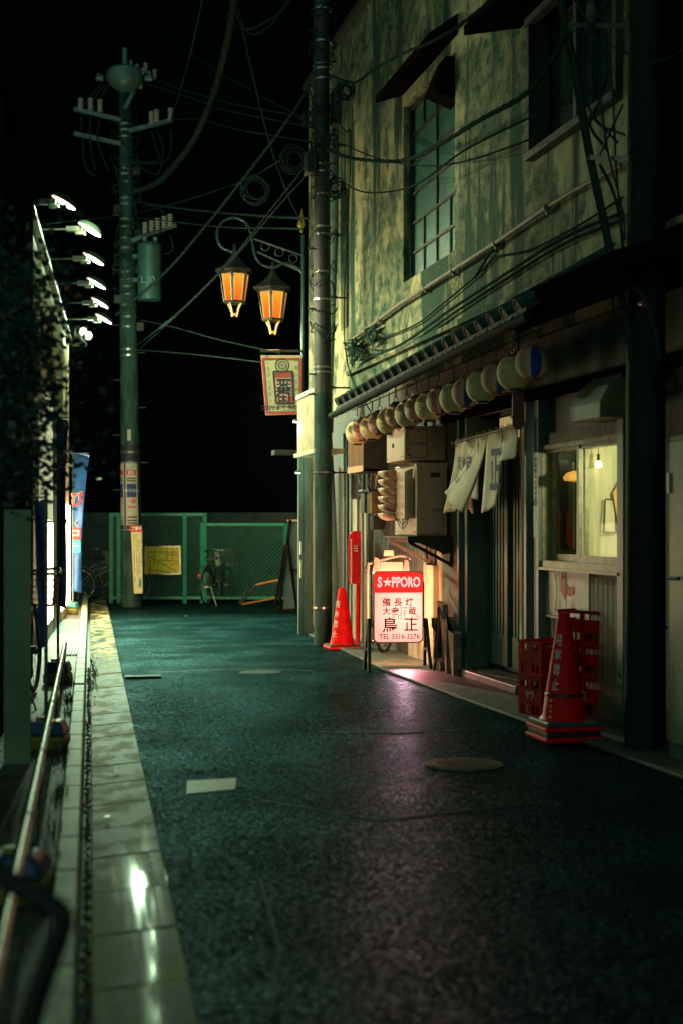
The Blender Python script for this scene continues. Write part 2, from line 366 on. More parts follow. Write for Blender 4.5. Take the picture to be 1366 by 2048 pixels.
for i in range(12): q = A.lerp(B, (i+.5)/12); m.bar((q.x, q.y-.05, .026), (q.x, q.y+.05, .026), .008, .008)
m.build('bars', M['ink'], t)
def seam(pts, w_):
    m = MB(); P3 = [PG(*q) for q in pts]; out = []
    for i in range(len(P3)-1):
        for k_ in range(14): q = P3[i].lerp(P3[i+1], k_/14); out.append(q+Vector((0,random.gauss(0,.012),0)))
    for i in range(len(out)-1): m.bar(out[i]+ZZ*.0015, out[i+1]+ZZ*.0015, w_*random.uniform(.6,1.5), .003)
    struct(m.build('road_seam', M['ink'] if 'ink' in M else M['soil']))
seam([(300,1345),(470,1338),(640,1342)], .022); seam([(640,1464),(800,1466),(960,1459)], .02); seam([(520,1600),(760,1640),(1130,1600)], .010); seam([(240,1240),(420,1236),(600,1240)], .03); seam([(430,1700),(520,1760),(560,1900),(540,2040)], .008)
for (u, v, lab) in ((803,1476,'pale fallen leaf on the road just below the lit sign'), (372,1232,'small pale scrap of paper on the far road near the pole'), (232,1543,'tiny white scrap lying on the wet gutter slab'), (214,1634,'dark fallen leaf on the gutter near the kerb gap')):
    p = PG(u, v, .012); m = MB(); a = random.uniform(0,3); m.slab([p+Vector((math.cos(a+t_)*r_, math.sin(a+t_)*r_, 0)) for t_, r_ in ((0,.03),(.8,.016),(2,.014),(3.1,.028),(4.2,.015),(5.4,.017))], .003, ZZ); tag(m.build('litter_scrap', mat('leaf_pale', (.5,.4,.3), .5) if 'dark' not in lab else mleaf), lab, 'litter', 'scraps on the ground')
# ================================================================= RIGHT BUILDING (facade plane X = XW)
Yf = WY(618); Yn = 4.0
RB = thing('izakaya_building', 'two-storey stained stucco pub building with tiled eave and lit window', 'building', (XW, 12, 0))
def holewall(m, x0, x1, y0, y1, z0, z1, holes):
    ys = sorted({y0, y1, *[h[0] for h in holes], *[h[1] for h in holes]}); zs = sorted({z0, z1, *[h[2] for h in holes], *[h[3] for h in holes]})
    ys = [y for y in ys if y0 <= y <= y1]; zs = [z for z in zs if z0 <= z <= z1]
    def solid(i, j):
        if i < 0 or j < 0 or i >= len(ys)-1 or j >= len(zs)-1: return False
        cy, cz = (ys[i]+ys[i+1])/2, (zs[j]+zs[j+1])/2
        return not any(h[0] < cy < h[1] and h[2] < cz < h[3] for h in holes)
    for i in range(len(ys)-1):
        for j in range(len(zs)-1):
            if not solid(i, j): continue
            a, b, c_, d = ys[i], ys[i+1], zs[j], zs[j+1]
            m.quad((x0,a,c_), (x0,a,d), (x0,b,d), (x0,b,c_)); m.quad((x1,a,c_), (x1,b,c_), (x1,b,d), (x1,a,d))
            if not solid(i-1, j): m.quad((x0,a,c_), (x1,a,c_), (x1,a,d), (x0,a,d))
            if not solid(i+1, j): m.quad((x0,b,c_), (x0,b,d), (x1,b,d), (x1,b,c_))
            if not solid(i, j-1): m.quad((x0,a,c_), (x0,b,c_), (x1,b,c_), (x1,a,c_))
            if not solid(i, j+1): m.quad((x0,a,d), (x1,a,d), (x1,b,d), (x0,b,d))
W1 = (WY(910), WY(807), WZ(807,566), WZ(807,215))
W2 = (WY(698), WY(682), 3.95, 5.75)
W3 = (WY(1240), WY(1071), WZ(1071,306), WZ(1071,52))
m = MB(); holewall(m, XW, XW+.3, WY(1266), Yf, 2.95, 7.72, [W1, W2, W3]); m.build('upper_wall', M['stucco'], RB)
m = MB(); m.box((XW+.02,Yn,2.5), (XW+.3,WY(1266)-.002,7.7)); m.build('dark_side_wall', mat('unlit_wall', (.006,.008,.007), .9, spec=0), RB)  # near-black colour stands in for the missing light on this wall
m = MB(); m.box((XW+.3, Yf-.25, 0), (XW+6, Yf, 7.7)); m.box((XW+.3, Yn, 2.6), (XW+6, Yn+.2, 7.7)); m.box((XW-.08, Yn, 7.72), (XW+6, Yf+.05, 7.80)); m.build('roof', M['darkpole'], RB)
m = MB(); m.box((XW+.5, Yn+.2, 3.02), (XW+6, Yf-.25, 3.1)); m.build('upper_floor', M['dark'], RB)
# frosted pane material
mf = mat('frosted_pane', (.05,.19,.15), .32, 0, c2=(.03,.12,.095), ns=3, stretch=(1,1,.4), bump=.9, bs=45, spec=.8)
def gridwin(W, nx, nz, skip=(), rec=.10, th=.028, label=None):
    y0, y1, z0, z1 = W
    f = MB(); X0 = XW+rec
    f.box((X0-.03,y0,z0), (X0+.05,y0+.045,z1)); f.box((X0-.03,y1-.045,z0), (X0+.05,y1,z1)); f.box((X0-.03,y0+.045,z0), (X0+.05,y1-.045,z0+.05)); f.box((X0-.03,y0+.045,z1-.05), (X0+.05,y1-.045,z1))
    for j in range(1, nz):
        z = z0+(z1-z0)*j/nz; f.box((X0-.012,y0+.045,z-th/2), (X0+.01,y1-.045,z+th/2))
    for i in range(1, nx):
        y = y0+(y1-y0)*i/nx
        for j in range(nz):
            if (i, j) in skip: continue
            f.box((X0-.008,y-th/2,z0+(z1-z0)*j/nz+th/2), (X0+.008,y+th/2,z0+(z1-z0)*(j+1)/nz-th/2))
    fr = f.build('window', M['dark'], RB, label=label)
    g = MB(); g.box((X0+.014,y0+.03,z0+.03), (X0+.022,y1-.03,z1-.03)); g.build('pane', mf, fr)
    return fr
gridwin(W1, 4, 6, skip=((1,2),(3,2),(1,3),(3,3),(1,4),(3,4)), label='tall frosted window with dark grid bars')
gridwin(W2, 2, 7)
def windowhood(yc0, yc1, z, n, name='hood'):
    m = MB(); m.hexa([(XW-n, yc0, z-.10), (XW, yc0, z), (XW, yc1, z), (XW-n, yc1, z-.10), (XW-n, yc0, z-.02), (XW, yc0, z+.20), (XW, yc1, z+.20), (XW-n, yc1, z-.02)])
    return m.build(name, M['nearblack'], RB)
windowhood(W1[0]-.1, W1[1]+.04, W1[3]+.14, .30, 'window_hood')
# small vent cowl under the hood
m = MB(); yv = W1[0]+.02; m.hexa([(XW-.22,yv,5.62), (XW+.05,yv,5.52), (XW+.05,yv+.3,5.52), (XW-.22,yv+.3,5.62), (XW-.08,yv,5.95), (XW+.05,yv,5.95), (XW+.05,yv+.3,5.95), (XW-.08,yv+.3,5.95)]); m.build('vent_cowl', M['nearblack'], RB)
# near upper window with thick surround and rain shutter
y0, y1, z0, z1 = W3
f = MB(); X0 = XW
for a, b in (((X0-.08,y0-.05,z0-.06),(X0+.12,y1+.05,z0)), ((X0-.06,y1,z0),(X0+.12,y1+.06,z1)), ((X0-.06,y0-.06,z0),(X0+.12,y0,z1)), ((X0-.08,y0-.05,z1),(X0+.12,y1+.05,z1+.06)), ((X0-.0,(y0+y1)/2-.03,z0),(X0+.08,(y0+y1)/2+.03,z1)), ((X0-.02,y0,z0),(X0+.10,y1,z0+.035)), ((X0-.02,y1-.05,z0+.035),(X0+.1,y1,z1))): f.box(a, b)
fr = f.build('window', M['darkpole'], RB, label='near upper window with dark glass in a thick frame'); g = MB(); g.box((XW+.125,y0,z0), (XW+.135,y1,z1)); g.build('pane', mat('dim_glass', (.02,.055,.045), .2, 0, c2=(.01,.03,.025), ns=2), fr)
windowhood(y0-.1, y1+.35, z1+.10, .5, 'window_hood')
# ---- conduits and cables along the wall
def wallpath(pts, n): return [PX(u, v, XW-n) for u, v in pts]
def smooth(pts, k=6):
    out = []; n = len(pts)
    for i in range(n-1):
        p0, p1, p2, p3 = pts[max(i-1,0)], pts[i], pts[i+1], pts[min(i+2,n-1)]
        for j in range(k):
            t = j/k; out.append(.5*((2*p1)+(p2-p0)*t+(2*p0-5*p1+4*p2-p3)*t*t+(3*p1-p0-3*p2+p3)*t**3))
    out.append(pts[-1]); return out
m = MB(); m.tube(wallpath([(702,682),(800,608),(905,541),(1000,480),(1092,416)], .06), .022, 8); m.tube(wallpath([(1092,416),(1150,380),(1242,330)], .05), .018, 8)
for u, v in ((760,640),(850,575),(905,541),(990,487),(1092,416)):
    q = PX(u, v, XW-.06); m.lathe([(.03,-.03),(.03,.03)], q, 10, Vector((0,1,.15)))
    m.box((q.x,q.y-.012,q.z-.05), (XW,q.y+.012,q.z-.03))
m.build('conduit', mat('conduit_grey', (.20,.18,.11), .6, 0, c2=(.1,.11,.08), ns=14, bump=.1), RB)
for pts, n_, r_ in (([(700,700),(820,655),(880,612),(960,545),(990,515),(1060,500),(1150,455),(1245,395)], .03, .009),
                    ([(720,720),(800,690),(900,620),(1000,555),(1120,480),(1245,425)], .05, .014),
                    ([(720,730),(800,700),(905,628),(1000,565),(1120,492),(1245,440)], .04, .012),
                    ([(705,690),(760,700),(830,688),(865,668),(885,650),(940,640),(1000,600)], .03, .006),
                    ([(950,555),(965,530),(985,500),(1000,487)], .04, .014)):
    m = MB(); m.tube(smooth(wallpath(pts, n_), 5), r_, 6); m.build('wall_cable', M['cable'], RB)
# ledge line under the conduit, gives relief
m = MB(); m.box((XW-.05, Yn, 3.32), (XW, WY(700), 3.37)); m.build('ledge', M['stucco'], RB)
# ---- tiled eave
e0, e1 = PX(672,824,XW-.72), PX(1052,628,XW-.72)
EV = thing  # alias keeps names short below
mt = mat('roof_tile', (.020,.050,.044), .6, 0, c2=(.04,.08,.07), ns=14, bump=.25, bs=40, spec=.15)
m = MB(); NT = 21
for i in range(NT):
    p = e0.lerp(e1, (i+.5)/NT); q = Vector((XW, p.y, p.z+.42))
    d = (q-p).normalized()
    a = 12; vs = []
    for pt in (p+ZZ*.08, q+ZZ*.08):
        for k_ in range(a): 
            an = 2*math.pi*k_/a; vs.append(pt+Vector((0,1,0))*math.cos(an)*.062+d.cross(Vector((0,1,0)))*math.sin(an)*.062)
    m.add(vs, [(k_, (k_+1) % a, a+(k_+1) % a, a+k_) for k_ in range(a)], True)
    m.ring(p+ZZ*.08+d*-.004, .056, .013, d, 18, 6)
    m.lathe([(.045,-.004),(.045,.004),(.02,.006)], p+ZZ*.07, 12, d)
    # hanging lip of the flat tile beside it
    p2 = e0.lerp(e1, min(1, (i+1.0)/NT)); 
    m.add([p+Vector((-.005,.04,.04)), p.lerp(p2,.5)+Vector((-.005,0,-.012)), p2+Vector((-.005,-.04,.04)), p2+Vector((.02,-.04,.06)), p.lerp(p2,.5)+Vector((.02,0,.03)), p+Vector((.02,.04,.06))], [(0,1,4,5),(1,2,3,4)])
m.build('roof_tiles', mt, RB)
m = MB(); m.hexa([e1+Vector((0,0,.02)), (XW,e1.y,e1.z+.44), (XW,e0.y,e0.z+.44), e0+Vector((0,0,.02)), e1+Vector((0,0,.05)), (XW,e1.y,e1.z+.47), (XW,e0.y,e0.z+.47), e0+Vector((0,0,.05))]); m.build('eave_deck', M['wood'], RB)
m = MB(); o1 = Vector((-.03,0,-.035)); m.tube([e0+o1+Vector((0,.1,0)), e1+o1-Vector((0,.12,0))], .034, 10); m.build('rain_gutter', mat('gutter_paint', (.008,.024,.021), .7, 0, c2=(.005,.015,.013), ns=8, spec=.05), RB)
m = MB()
for i in range(16):
    p = e0.lerp(e1, (i+.3)/16); m.bar(p+Vector((.02,0,-.02)), (XW, p.y, p.z+.38), .045, .055); 
for i in range(12):
    p = e0.lerp(e1, (i+.5)/12); m.bar(p+Vector((-.05,0,-.10)), p+Vector((-.02,0,-.04)), .012, .006)
m.build('rafter', M['wood'], RB, each=True)
# dark canopy over the shopfront to the right
zc = 3.08; ya = WY(1056, .5); m = MB()
Yc = WY(1275,.5); m.hexa([(XW-.62,Yc,zc-.12), (XW,Yc,zc+.02), (XW,ya,zc+.02), (XW-.62,ya,zc-.12), (XW-.62,Yc,zc-.05), (XW,Yc,zc+.14), (XW,ya,zc+.14), (XW-.62,ya,zc-.05)])
for i in range(22):
    y = Yc+(ya-Yc)*i/22; m.bar((XW-.64,y,zc-.03), (XW-.01,y,zc+.155), .05, .02)
m.build('canopy', M['nearblack'], RB)
m = MB(); m.box((XW-.60,Yc,zc-.26), (XW-.55,ya,zc-.13)); m.box((XW-.02,Yn,2.42), (XW-.12,WY(905),2.50)); m.build('beam', M['nearblack'], RB)
m = MB(); m.box((XW-.03,Yn,2.52), (XW,WY(1075),2.92)); m.build('fascia_board', mat('stained_board', (.06,.17,.14), .5, 0, c2=(.025,.045,.035), ns=2, stretch=(1,2,.6), lo=.4, hi=.6), RB)
m = MB(); m.box((XW,WY(1075),2.42), (XW+.05,Yf,2.95)); m.build('upper_boarding', M['wood'], RB)
# ---- ground floor left bay (u 695 - 925)
yb0, yb1 = WY(925), Yf
mplaster = mat('old_plaster', (.36,.30,.19), .75, 0, c2=(.18,.15,.10), ns=3, stretch=(1,2,.5), bump=.4, bs=40)
m = MB(); m.box((XW+.03,WY(876),0), (XW+.2,Yf,2.42)); m.build('lower_wall', M['wood'], RB)
m = MB(); m.box((XW-.01,WY(925),0), (XW+.2,WY(876),2.42)); m.build('plaster_panel', mplaster, RB)
m = MB()                                      # vertical lattice
y = WY(872)
while y < WY(745): m.box((XW-.02,y,.75), (XW+.03,y+.03,2.42)); y += .062
m.box((XW-.035,WY(876),.70), (XW+.03,WY(740),.75))
m.build('lattice', M['wood'], RB)
m = MB(); m.box((XW-.02,WY(876)+.002,0), (XW+.03,WY(820),.70)); m.box((XW-.07,WY(880),0), (XW-.0,WY(865),1.02)); m.box((XW-.05,WY(740),0), (XW+.03,WY(727),1.75)); m.box((XW-.05,WY(722),0), (XW+.03,WY(707),1.75))
m.build('plinth', mplaster, RB, each=True)
m = MB()
for u in (697, 703, 712, 735, 745, 860): m.tube([(XW-.05,WY(u),0), (XW-.05,WY(u),2.6)], .022, 8)
m.build('wall_pipe', M['pvc'], RB, each=True)
# stone cladding slabs beside the door
ms = mat('riven_stone', (.27,.26,.16), .7, 0, c2=(.12,.12,.08), ns=7, bump=1, bs=18)
m = MB(); ya_, yb_ = WY(923,.1), WY(876,.1); L_ = yb_-ya_
for (t0, t1, t2, t3, zt0, zt1, zb) in ((0,.27,.06,.30,.42,.56,0), (.30,.52,.31,.60,.50,.60,.0), (.55,.80,.62,.80,.66,.54,.12), (.80,1,.80,1,.40,.52,.14), (.62,.98,.84,.98,.10,.13,0)):
    m.slab([(XW-.10, ya_+L_*t0, zb), (XW-.10, ya_+L_*t2, zb), (XW-.10, ya_+L_*t3, zt1), (XW-.10, ya_+L_*t1, zt0+.03), (XW-.10, ya_+L_*t0, zt0)], random.uniform(.05,.08), (-1,0,0))
m.build('stone_cladding', ms, RB, bevel=.01)
# ---- door bay (u 925 - 1075)
XD = XW+.20; 
def DY(u): return PX(u, VY, XD).y
dz0 = .12
m = MB()
for u, w_, n_, mm in ((930,.05,.02,0),(938,.07,-.02,0),(1071,.05,.04,0),(1083,.07,.0,0),(1091,.05,.02,0)): m.box((XW-n_-.05, WY(u)-w_/2, 0), (XW+(.25 if u < 1000 else .10), WY(u)+w_/2, 2.42))
m.build('door_post', M['pvc'], RB, each=True)
m = MB(); m.box((XD-.02,DY(1080),2.02), (XD+.05,DY(925),2.10)); m.box((XD-.02,DY(1080),dz0), (XD+.06,DY(925),dz0+.03)); m.box((XD+.002,DY(1080),2.42), (XD+.05,DY(925),2.95)); m.box((XD+.002,DY(1080),2.10), (XD+.05,DY(925),2.20)); m.box((XW+.25,DY(1080),0), (XW+.26,DY(925),2.0)); m.build('door_frame', M['darkpole'], RB)
mdoor = mat('green_door_metal', (.045,.12,.095), .45, 0, c2=(.03,.08,.065), ns=6)
mlatt = mat('lattice_green', (.09,.19,.13), .45, 0, c2=(.06,.13,.09), ns=6)
for (ua, ub, off) in ((1024, 985, .03), (1068, 1022, .0)):
    y0, y1 = DY(ua), DY(ub); X = XD-off
    m = MB(); m.box((X-.015,y0,dz0+.03), (X+.01,y0+.045,2.02)); m.box((X-.015,y1-.045,dz0+.03), (X+.01,y1,2.02)); m.box((X-.012,y0+.045,dz0+.03), (X+.008,y1-.045,.42))
    y = y0+.07
    lat = MB()
    while y < y1-.06: lat.box((X-.008,y,.42), (X+.002,y+.034,2.02)); y += .080
    d_ = m.build('door', mdoor, RB); lat.build('lattice_bars', mlatt, d_); g = MB(); g.box((X+.011,y0+.02,.40), (X+.015,y1-.02,2.0)); g.build('pane', M['glassdark'], d_)
    if off == 0:
        g = MB(); g.box((X-.03,y1-.04,.9), (X-.016,y1-.012,1.22)); g.build('handle', M['dark'], d_)
m = MB(); m.box((XD-.002,DY(984),dz0), (XD+.02,DY(940),2.02)); m.build('side_panel', M['wood'], RB)
mtran = mat('lit_transom', (.5,.45,.28), .5, emis=(.75,.55,.20), es=.42)
m = MB(); m.box((XD-.004,DY(1068),2.20), (XD+.01,DY(1000),2.40)); m.build('transom', mtran, RB, label='glowing cream transom over the door')
# step
m = MB(); c = [PG(960,1342,.11), PG(1062,1362,.11), PG(1040,1392,.10), PG(915,1357,.10)]
g = MB(); g.slab([(c[0].x,c[0].y,.0), (XD,DY(940),.0), (XD,DY(1078),.0), (c[1].x,c[1].y,0)], .10, ZZ); g.build('threshold', M['apron'], RB, bevel=.008)
s0, s1 = PG(925,1350), PG(1045,1392)
m.box((s0.x-.02, s1.y-.1, .02), (XW-.12, s0.y, .095)); m.build('step', mat('step_stone', (.10,.12,.09), .45, 0, c2=(.05,.06,.05), ns=8, bump=.6, bs=30), RB, bevel=.012)
# ---- shop window bay (u 1093 - 1247)
y0, y1 = WY(1247), WY(1094); z0, z1 = WZ(1095,1121), WZ(1095,900)
ym = WY(1163)
mal = M['alu']
f = MB(); f.box((XW-.05,y0-.03,z0-.05), (XW+.08,y1+.03,z0)); f.box((XW-.07,y0-.05,z0-.072), (XW-.0,y1+.03,z0-.05)); f.box((XW-.04,y0-.03,z1), (XW+.08,y1+.03,z1+.035)); f.box((XW-.04,y1,z0), (XW+.08,y1+.03,z1)); f.box((XW-.04,y0-.03,z0), (XW+.08,y0,z1))
f.box((XW-.03,ym-.02,z0), (XW+.0,ym+.025,z1)); f.box((XW-.03,y0,z0), (XW+.0,ym-.02,z0+.055)); f.box((XW+.03,ym,z0), (XW+.06,y1,z0+.055)); f.box((XW-.02,y0,z1-.03), (XW+.06,y1,z1)); f.box((XW+.03,y1-.05,z0+.055), (XW+.06,y1,z1-.03)); f.box((XW+.03,ym,z0+.055), (XW+.06,ym+.04,z1-.03))
fw = f.build('shop_window', mal, RB, label='lit sliding shop window')
mg = bpy.data.materials.new('clear_glass'); mg.use_nodes = True; t_ = mg.node_tree; t_.nodes.clear()
a_ = t_.nodes.new('ShaderNodeBsdfTransparent'); a_.inputs[0].default_value = (.9,.97,.9,1); b_ = t_.nodes.new('ShaderNodeBsdfGlossy'); b_.inputs['Roughness'].default_value = .03; x_ = t_.nodes.new('ShaderNodeMixShader'); x_.inputs[0].default_value = .012; o_ = t_.nodes.new('ShaderNodeOutputMaterial')
t_.links.new(a_.outputs[0], x_.inputs[1]); t_.links.new(b_.outputs[0], x_.inputs[2]); t_.links.new(x_.outputs[0], o_.inputs[0])
g = MB(); g.box((XW-.016,y0,z0+.055), (XW-.012,ym-.02,z1-.03)); g.build('pane', mg, fw)
g = MB(); g.box((XW+.043,ym+.04,z0+.055), (XW+.047,y1-.05,z1-.03)); g.build('pane', mg, fw)
# upper transom of the bay: dark glass, vent hood
m = MB(); m.box((XW+.02,y0,z1+.13), (XW+.04,y1,2.42)); m.build('transom_pane', mat('murky_glass', (.03,.085,.07), .35, 0, c2=(.07,.10,.07), ns=2.5, stretch=(1,2,.4)), RB)
m = MB(); m.box((XW-.01,y0,z1+.037), (XW+.06,y1+.03,z1+.13)); m.build('window_head', mat('grimy_head', (.10,.12,.075), .6, 0, c2=(.03,.05,.04), ns=7, stretch=(1,2,1)), RB)
yv0, yv1 = WY(1247,.1), WY(1185,.1); zb, zt = WZ(1215,838,.15), WZ(1215,745,.15)
m = MB(); pr = [(0, zt), (-.12, zt-.02), (-.22, zt-.10), (-.28, zt-.22), (-.28, zb), (0, zb)]
m.slab([(XW+x_*1.0, yv0-.02, z_) for x_, z_ in pr], yv1-yv0, (0,1,0)); m.build('extractor_hood', mat('hood_paint', (.16,.17,.09), .5, 0, c2=(.09,.11,.06), ns=5, bump=.05), RB, bevel=.006)
# below the window
m = MB(); m.box((XW+.02,y0-.02,0), (XW+.06,y1+.02,z0-.08))
y = y0
while y < y1: m.box((XW-.005,y+.004,.02), (XW+.02,y+.080,z0-.10)); y += .088
m.build('board_cladding', M['woodlt'], RB)
m = MB(); m.box((XW-.03,WY(1180),WZ(1095,1233)), (XW-.0,WY(1093),WZ(1095,1228))); m.box((XW-.03,WY(1180),WZ(1095,1137)), (XW-.005,WY(1093),WZ(1095,1131))); m.build('trim_rail', mat('brown_rail', (.22,.10,.04), .5), RB, each=True)
# solid wall right of window and behind the dark pole
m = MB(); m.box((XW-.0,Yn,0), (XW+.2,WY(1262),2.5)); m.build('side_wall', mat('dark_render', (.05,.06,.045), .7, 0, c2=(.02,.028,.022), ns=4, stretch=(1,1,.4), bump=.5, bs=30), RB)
m = MB(); m.box((XW-.06,WY(1262),0), (XW+.1,WY(1250),2.5)); m.build('corner_post', M['pvc'], RB)
# interior room
mi = mat('interior_wall', (.55,.52,.38), .8, 0, c2=(.45,.42,.30), ns=3)
Xi = XW+1.6
m = MB(); m.box((Xi,y0-.6,0), (Xi+.05,y1+.9,2.42)); m.box((XW+.1,y0-.6,0), (Xi,y0-.55,2.42)); m.box((XW+.11,y1+.9,0), (Xi,y1+.95,2.42)); m.box((XW+.06,y0-.6,2.42), (Xi,y1+.9,2.47)); m.box((XW+.08,y0-.6,.0), (Xi,y1+.9,.05)); m.build('interior', mi, RB)
def PY(u, v, Y): r = ray(u, v); return CAM + r*(Y/r.y)
Ys = ym+.25
pb = PY(1197,929,Ys-.10); bl = thing('hanging_bulb', 'bare glowing bulb hanging behind the right pane of the shop window', 'lamp', pb)
m = MB(); m.sphere(pb, .027, 14, 10); m.build('bulb', mat('bulb_glow', (1,.9,.6), .5, emis=(1,.72,.32), es=9), bl)
m = MB(); m.tube([pb+ZZ*.03, pb+ZZ*.08], .012); m.tube([pb+ZZ*.08, (pb.x,pb.y,2.42)], .003); m.build('cord', M['ink'], bl)
for (u_, v_, Y_, e_) in ((1225,960,y0-.15,75.0), (1140,900,y1+.1,2.0)):  # added lights without a lamp body, brighten the curtain and room
    ld = bpy.data.lights.new('room_fill_light', 'POINT'); ld.energy = e_; ld.color = (1,.82,.52); ld.shadow_soft_size = .05
    lo = bpy.data.objects.new('room_fill_light', ld); lo.location = PY(u_,v_,Y_) if Y_ > ym else Vector((XW+.45,y0-.45,1.9)); col.objects.link(lo)
mcur = mat('cream_curtain', (.62,.60,.42), .7, 0, c2=(.42,.50,.34), ns=6, stretch=(5,1,.4))
m = MB(); n_ = 60; vs = []
for i in range(n_+1):
    xx = XW+.10+1.4*i/n_; yy = Ys+.010*math.sin(i*1.1)
    vs += [(xx,yy,z0-.4), (xx,yy,z1+.3)]
m.add(vs, [(2*i,2*i+2,2*i+3,2*i+1) for i in range(n_)], True); tag(m.build('curtain', mcur), 'pale curtain hanging inside the right half of the lit window', 'curtain')
Yf_ = Ys-.03; tb = thing('menu_frame', 'thin framed menu sheet seen through the right window pane', 'picture frame', PY(1222,1065,Yf_))
def qf(u, v, dy=0): return PY(u, v, Yf_-dy)
m = MB(); m.slab([qf(1210,1062), qf(1230,1064), qf(1230,1001), qf(1212,1001)], .004, (0,1,0)); m.build('sheet', mcur, tb)
m = MB()
for a, b in (((1207,1066),(1232,1066)), ((1232,1066),(1232,998)), ((1232,998),(1211,998)), ((1211,998),(1207,1066))): m.bar(qf(*a,.01), qf(*b,.01), .008, .01, up=Vector((0,1,0)))
m.build('frame', M['dark'], tb)
# tall fan-shaped light cloth at the right side, amber
m = MB(); m.slab([qf(1238,1060,.03), qf(1262,1060,.03), qf(1262,958,.03), qf(1246,955,.03), qf(1226,985,.03)], .006, (0,1,0)); tag(m.build('hanging_cloth', mat('amber_cloth', (.62,.36,.12), .8)), 'amber cloth hanging at the right edge inside the lit window', 'cloth')
# dark things behind the left pane
Yd = y1+.16
def qd(u, v, dy=0): return PY(u, v, Yd+dy)
m = MB(); m.slab([qd(1121,1100), qd(1137,1100), qd(1137,920), qd(1118,920)], .03, (0,1,0)); tag(m.build('apron', mat('dark_cloth', (.02,.022,.016), .8), None), 'dark cloth apron hanging behind the left window pane', 'apron')
m = MB(); m.slab([qd(1114,1090,-.04), qd(1119,1090,-.04), qd(1121,1022,-.04), qd(1114,1022,-.04)], .008, (0,1,0)); tag(m.build('hanging_strip', M['redink']), 'narrow red strip hanging at the left edge of the window', 'ornament', 'red strips in the window')
m = MB(); m.slab([qd(1134,1086,-.04), qd(1138,1094,-.04), qd(1143,1093,-.04), qd(1145,1083,-.04), qd(1142,1055,-.04), qd(1136,1022,-.04), qd(1133,1022,-.04)], .008, (0,1,0)); tag(m.build('hanging_strip', M['redink']), 'wider red rounded strip hanging right of the dark apron', 'ornament', 'red strips in the window')
m = MB(); m.slab([qd(1100,1115,.30), qd(1170,1115,.30), qd(1170,890,.30), qd(1100,890,.30)], .02, (0,1,0)); tag(m.build('dark_backing', mat('backing_dark', (.05,.07,.055), .5, 0, c2=(.12,.13,.09), ns=6, stretch=(1,1,.3))), 'dark panel added far inside the left half of the window to keep it dark', 'screen')  # added backing, its dark colour stands in for the unlit interior
m = MB(); m.slab([qd(1146,1100,-.06), qd(1150,1098,-.06), qd(1149,925,-.06), qd(1146,925,-.06)], .01, (0,1,0)); tag(m.build('ladle', mat('pale_handle', (.45,.36,.2), .5)), 'thin pale wooden handle hanging behind the left window pane', 'utensil')
lp = PY(1152,952,ym+.35); tl = thing('lamp_shade_pendant', 'round orange-lit paper shade glowing inside the window', 'lamp', lp)
m = MB(); m.lathe([(.02,.04),(.07,.025),(.10,-.01),(.09,-.035),(.02,-.045)], lp, 18); m.build('shade', mat('amber_shade', (.8,.5,.15), .6, emis=(1,.42,.06), es=.55), tl)
m = MB(); m.tube([lp+ZZ*.05, (lp.x,lp.y,2.42)], .004); m.build('cord', M['ink'], tl)
# noticeboard with posters below window
nb = thing('poster', 'rain-wrinkled menu posters with red marks under the shop window', 'poster', (XW-.01,WY(1135),.7))
pz0, pz1 = WZ(1095,1228,.01), WZ(1095,1137,.01); ya_, yb_ = WY(1178,.01), WY(1093,.01); LL = yb_-ya_
m = MB(); m.box((XW-.012,ya_,pz0), (XW-.006,yb_,pz1)); m.build('sheet', mat('poster_paper', (.78,.70,.52), .5, 0, c2=(.62,.55,.42), ns=8, bump=.2, bs=12), nb)
def pp(t, z): return (XW-.0145, yb_-LL*t, pz0+(pz1-pz0)*z)
m = MB(); m.slab([pp(.02,.95), pp(.22,.9), pp(.27,.55), pp(.22,.05), pp(.06,.1)], .001, (-1,0,0)); m.build('grey_panel', mat('poster_grey', (.13,.17,.15), .4), nb)
m = MB(); m.slab([pp(.40,.98), pp(.46,.98), pp(.50,.7), pp(.62,.62), pp(.62,.45), pp(.48,.48), pp(.47,.35), pp(.36,.55), pp(.36,.75)], .001, (-1,0,0)); m.slab([pp(.52,.66), pp(.68,.66), pp(.68,.5), pp(.52,.5)], .0016, (-1,0,0)); m.build('red_mark', mat('poster_red', (.75,.04,.02), .6), nb)
text('き', .11, mat('poster_faint_red', (.6,.25,.15), .5), pp(.62,.22), (0,-1,0), ZZ, nb, ext=.002)
m = MB()
for k_ in (.335,.5): m.box((XW-.018,yb_-LL*k_-.002,pz0), (XW-.0165,yb_-LL*k_+.002,pz1))
m.build('fold', M['ink'], nb, each=True)
# ---- vertical sticker on the door post
st = thing('door_sticker', 'tall narrow white sticker with tiny marks on the door post', 'sticker', (XW-.09,WY(1070),1.35))
for (va, vb, k_) in ((905,1002,0),(1012,1075,1)):
    m = MB(); X = XW-.095; m.box((X,WY(1074,.1)+.0,WZ(1070,vb,.1)), (X+.004,WY(1066,.1),WZ(1070,va,.1))); m.build('sheet', M['white'], st)
m = MB(); mr_ = MB(); zt = WZ(1070,908,.1); yy0, yy1 = WY(1073,.1), WY(1067,.1)
for i in range(8):
    mm = mr_ if i in (3,4) else m; z_ = zt-.03-i*.045
    for j in range(3): mm.box((XW-.0975,yy0+.004,z_-j*.011), (XW-.0955,yy1-.004,z_-j*.011-.006))
    mm.box((XW-.0985,(yy0+yy1)/2-.004,z_-.03), (XW-.0976,(yy0+yy1)/2+.004,z_))
m.build('print', M['ink'], st); mr_.build('red_print', M['redink'], st)
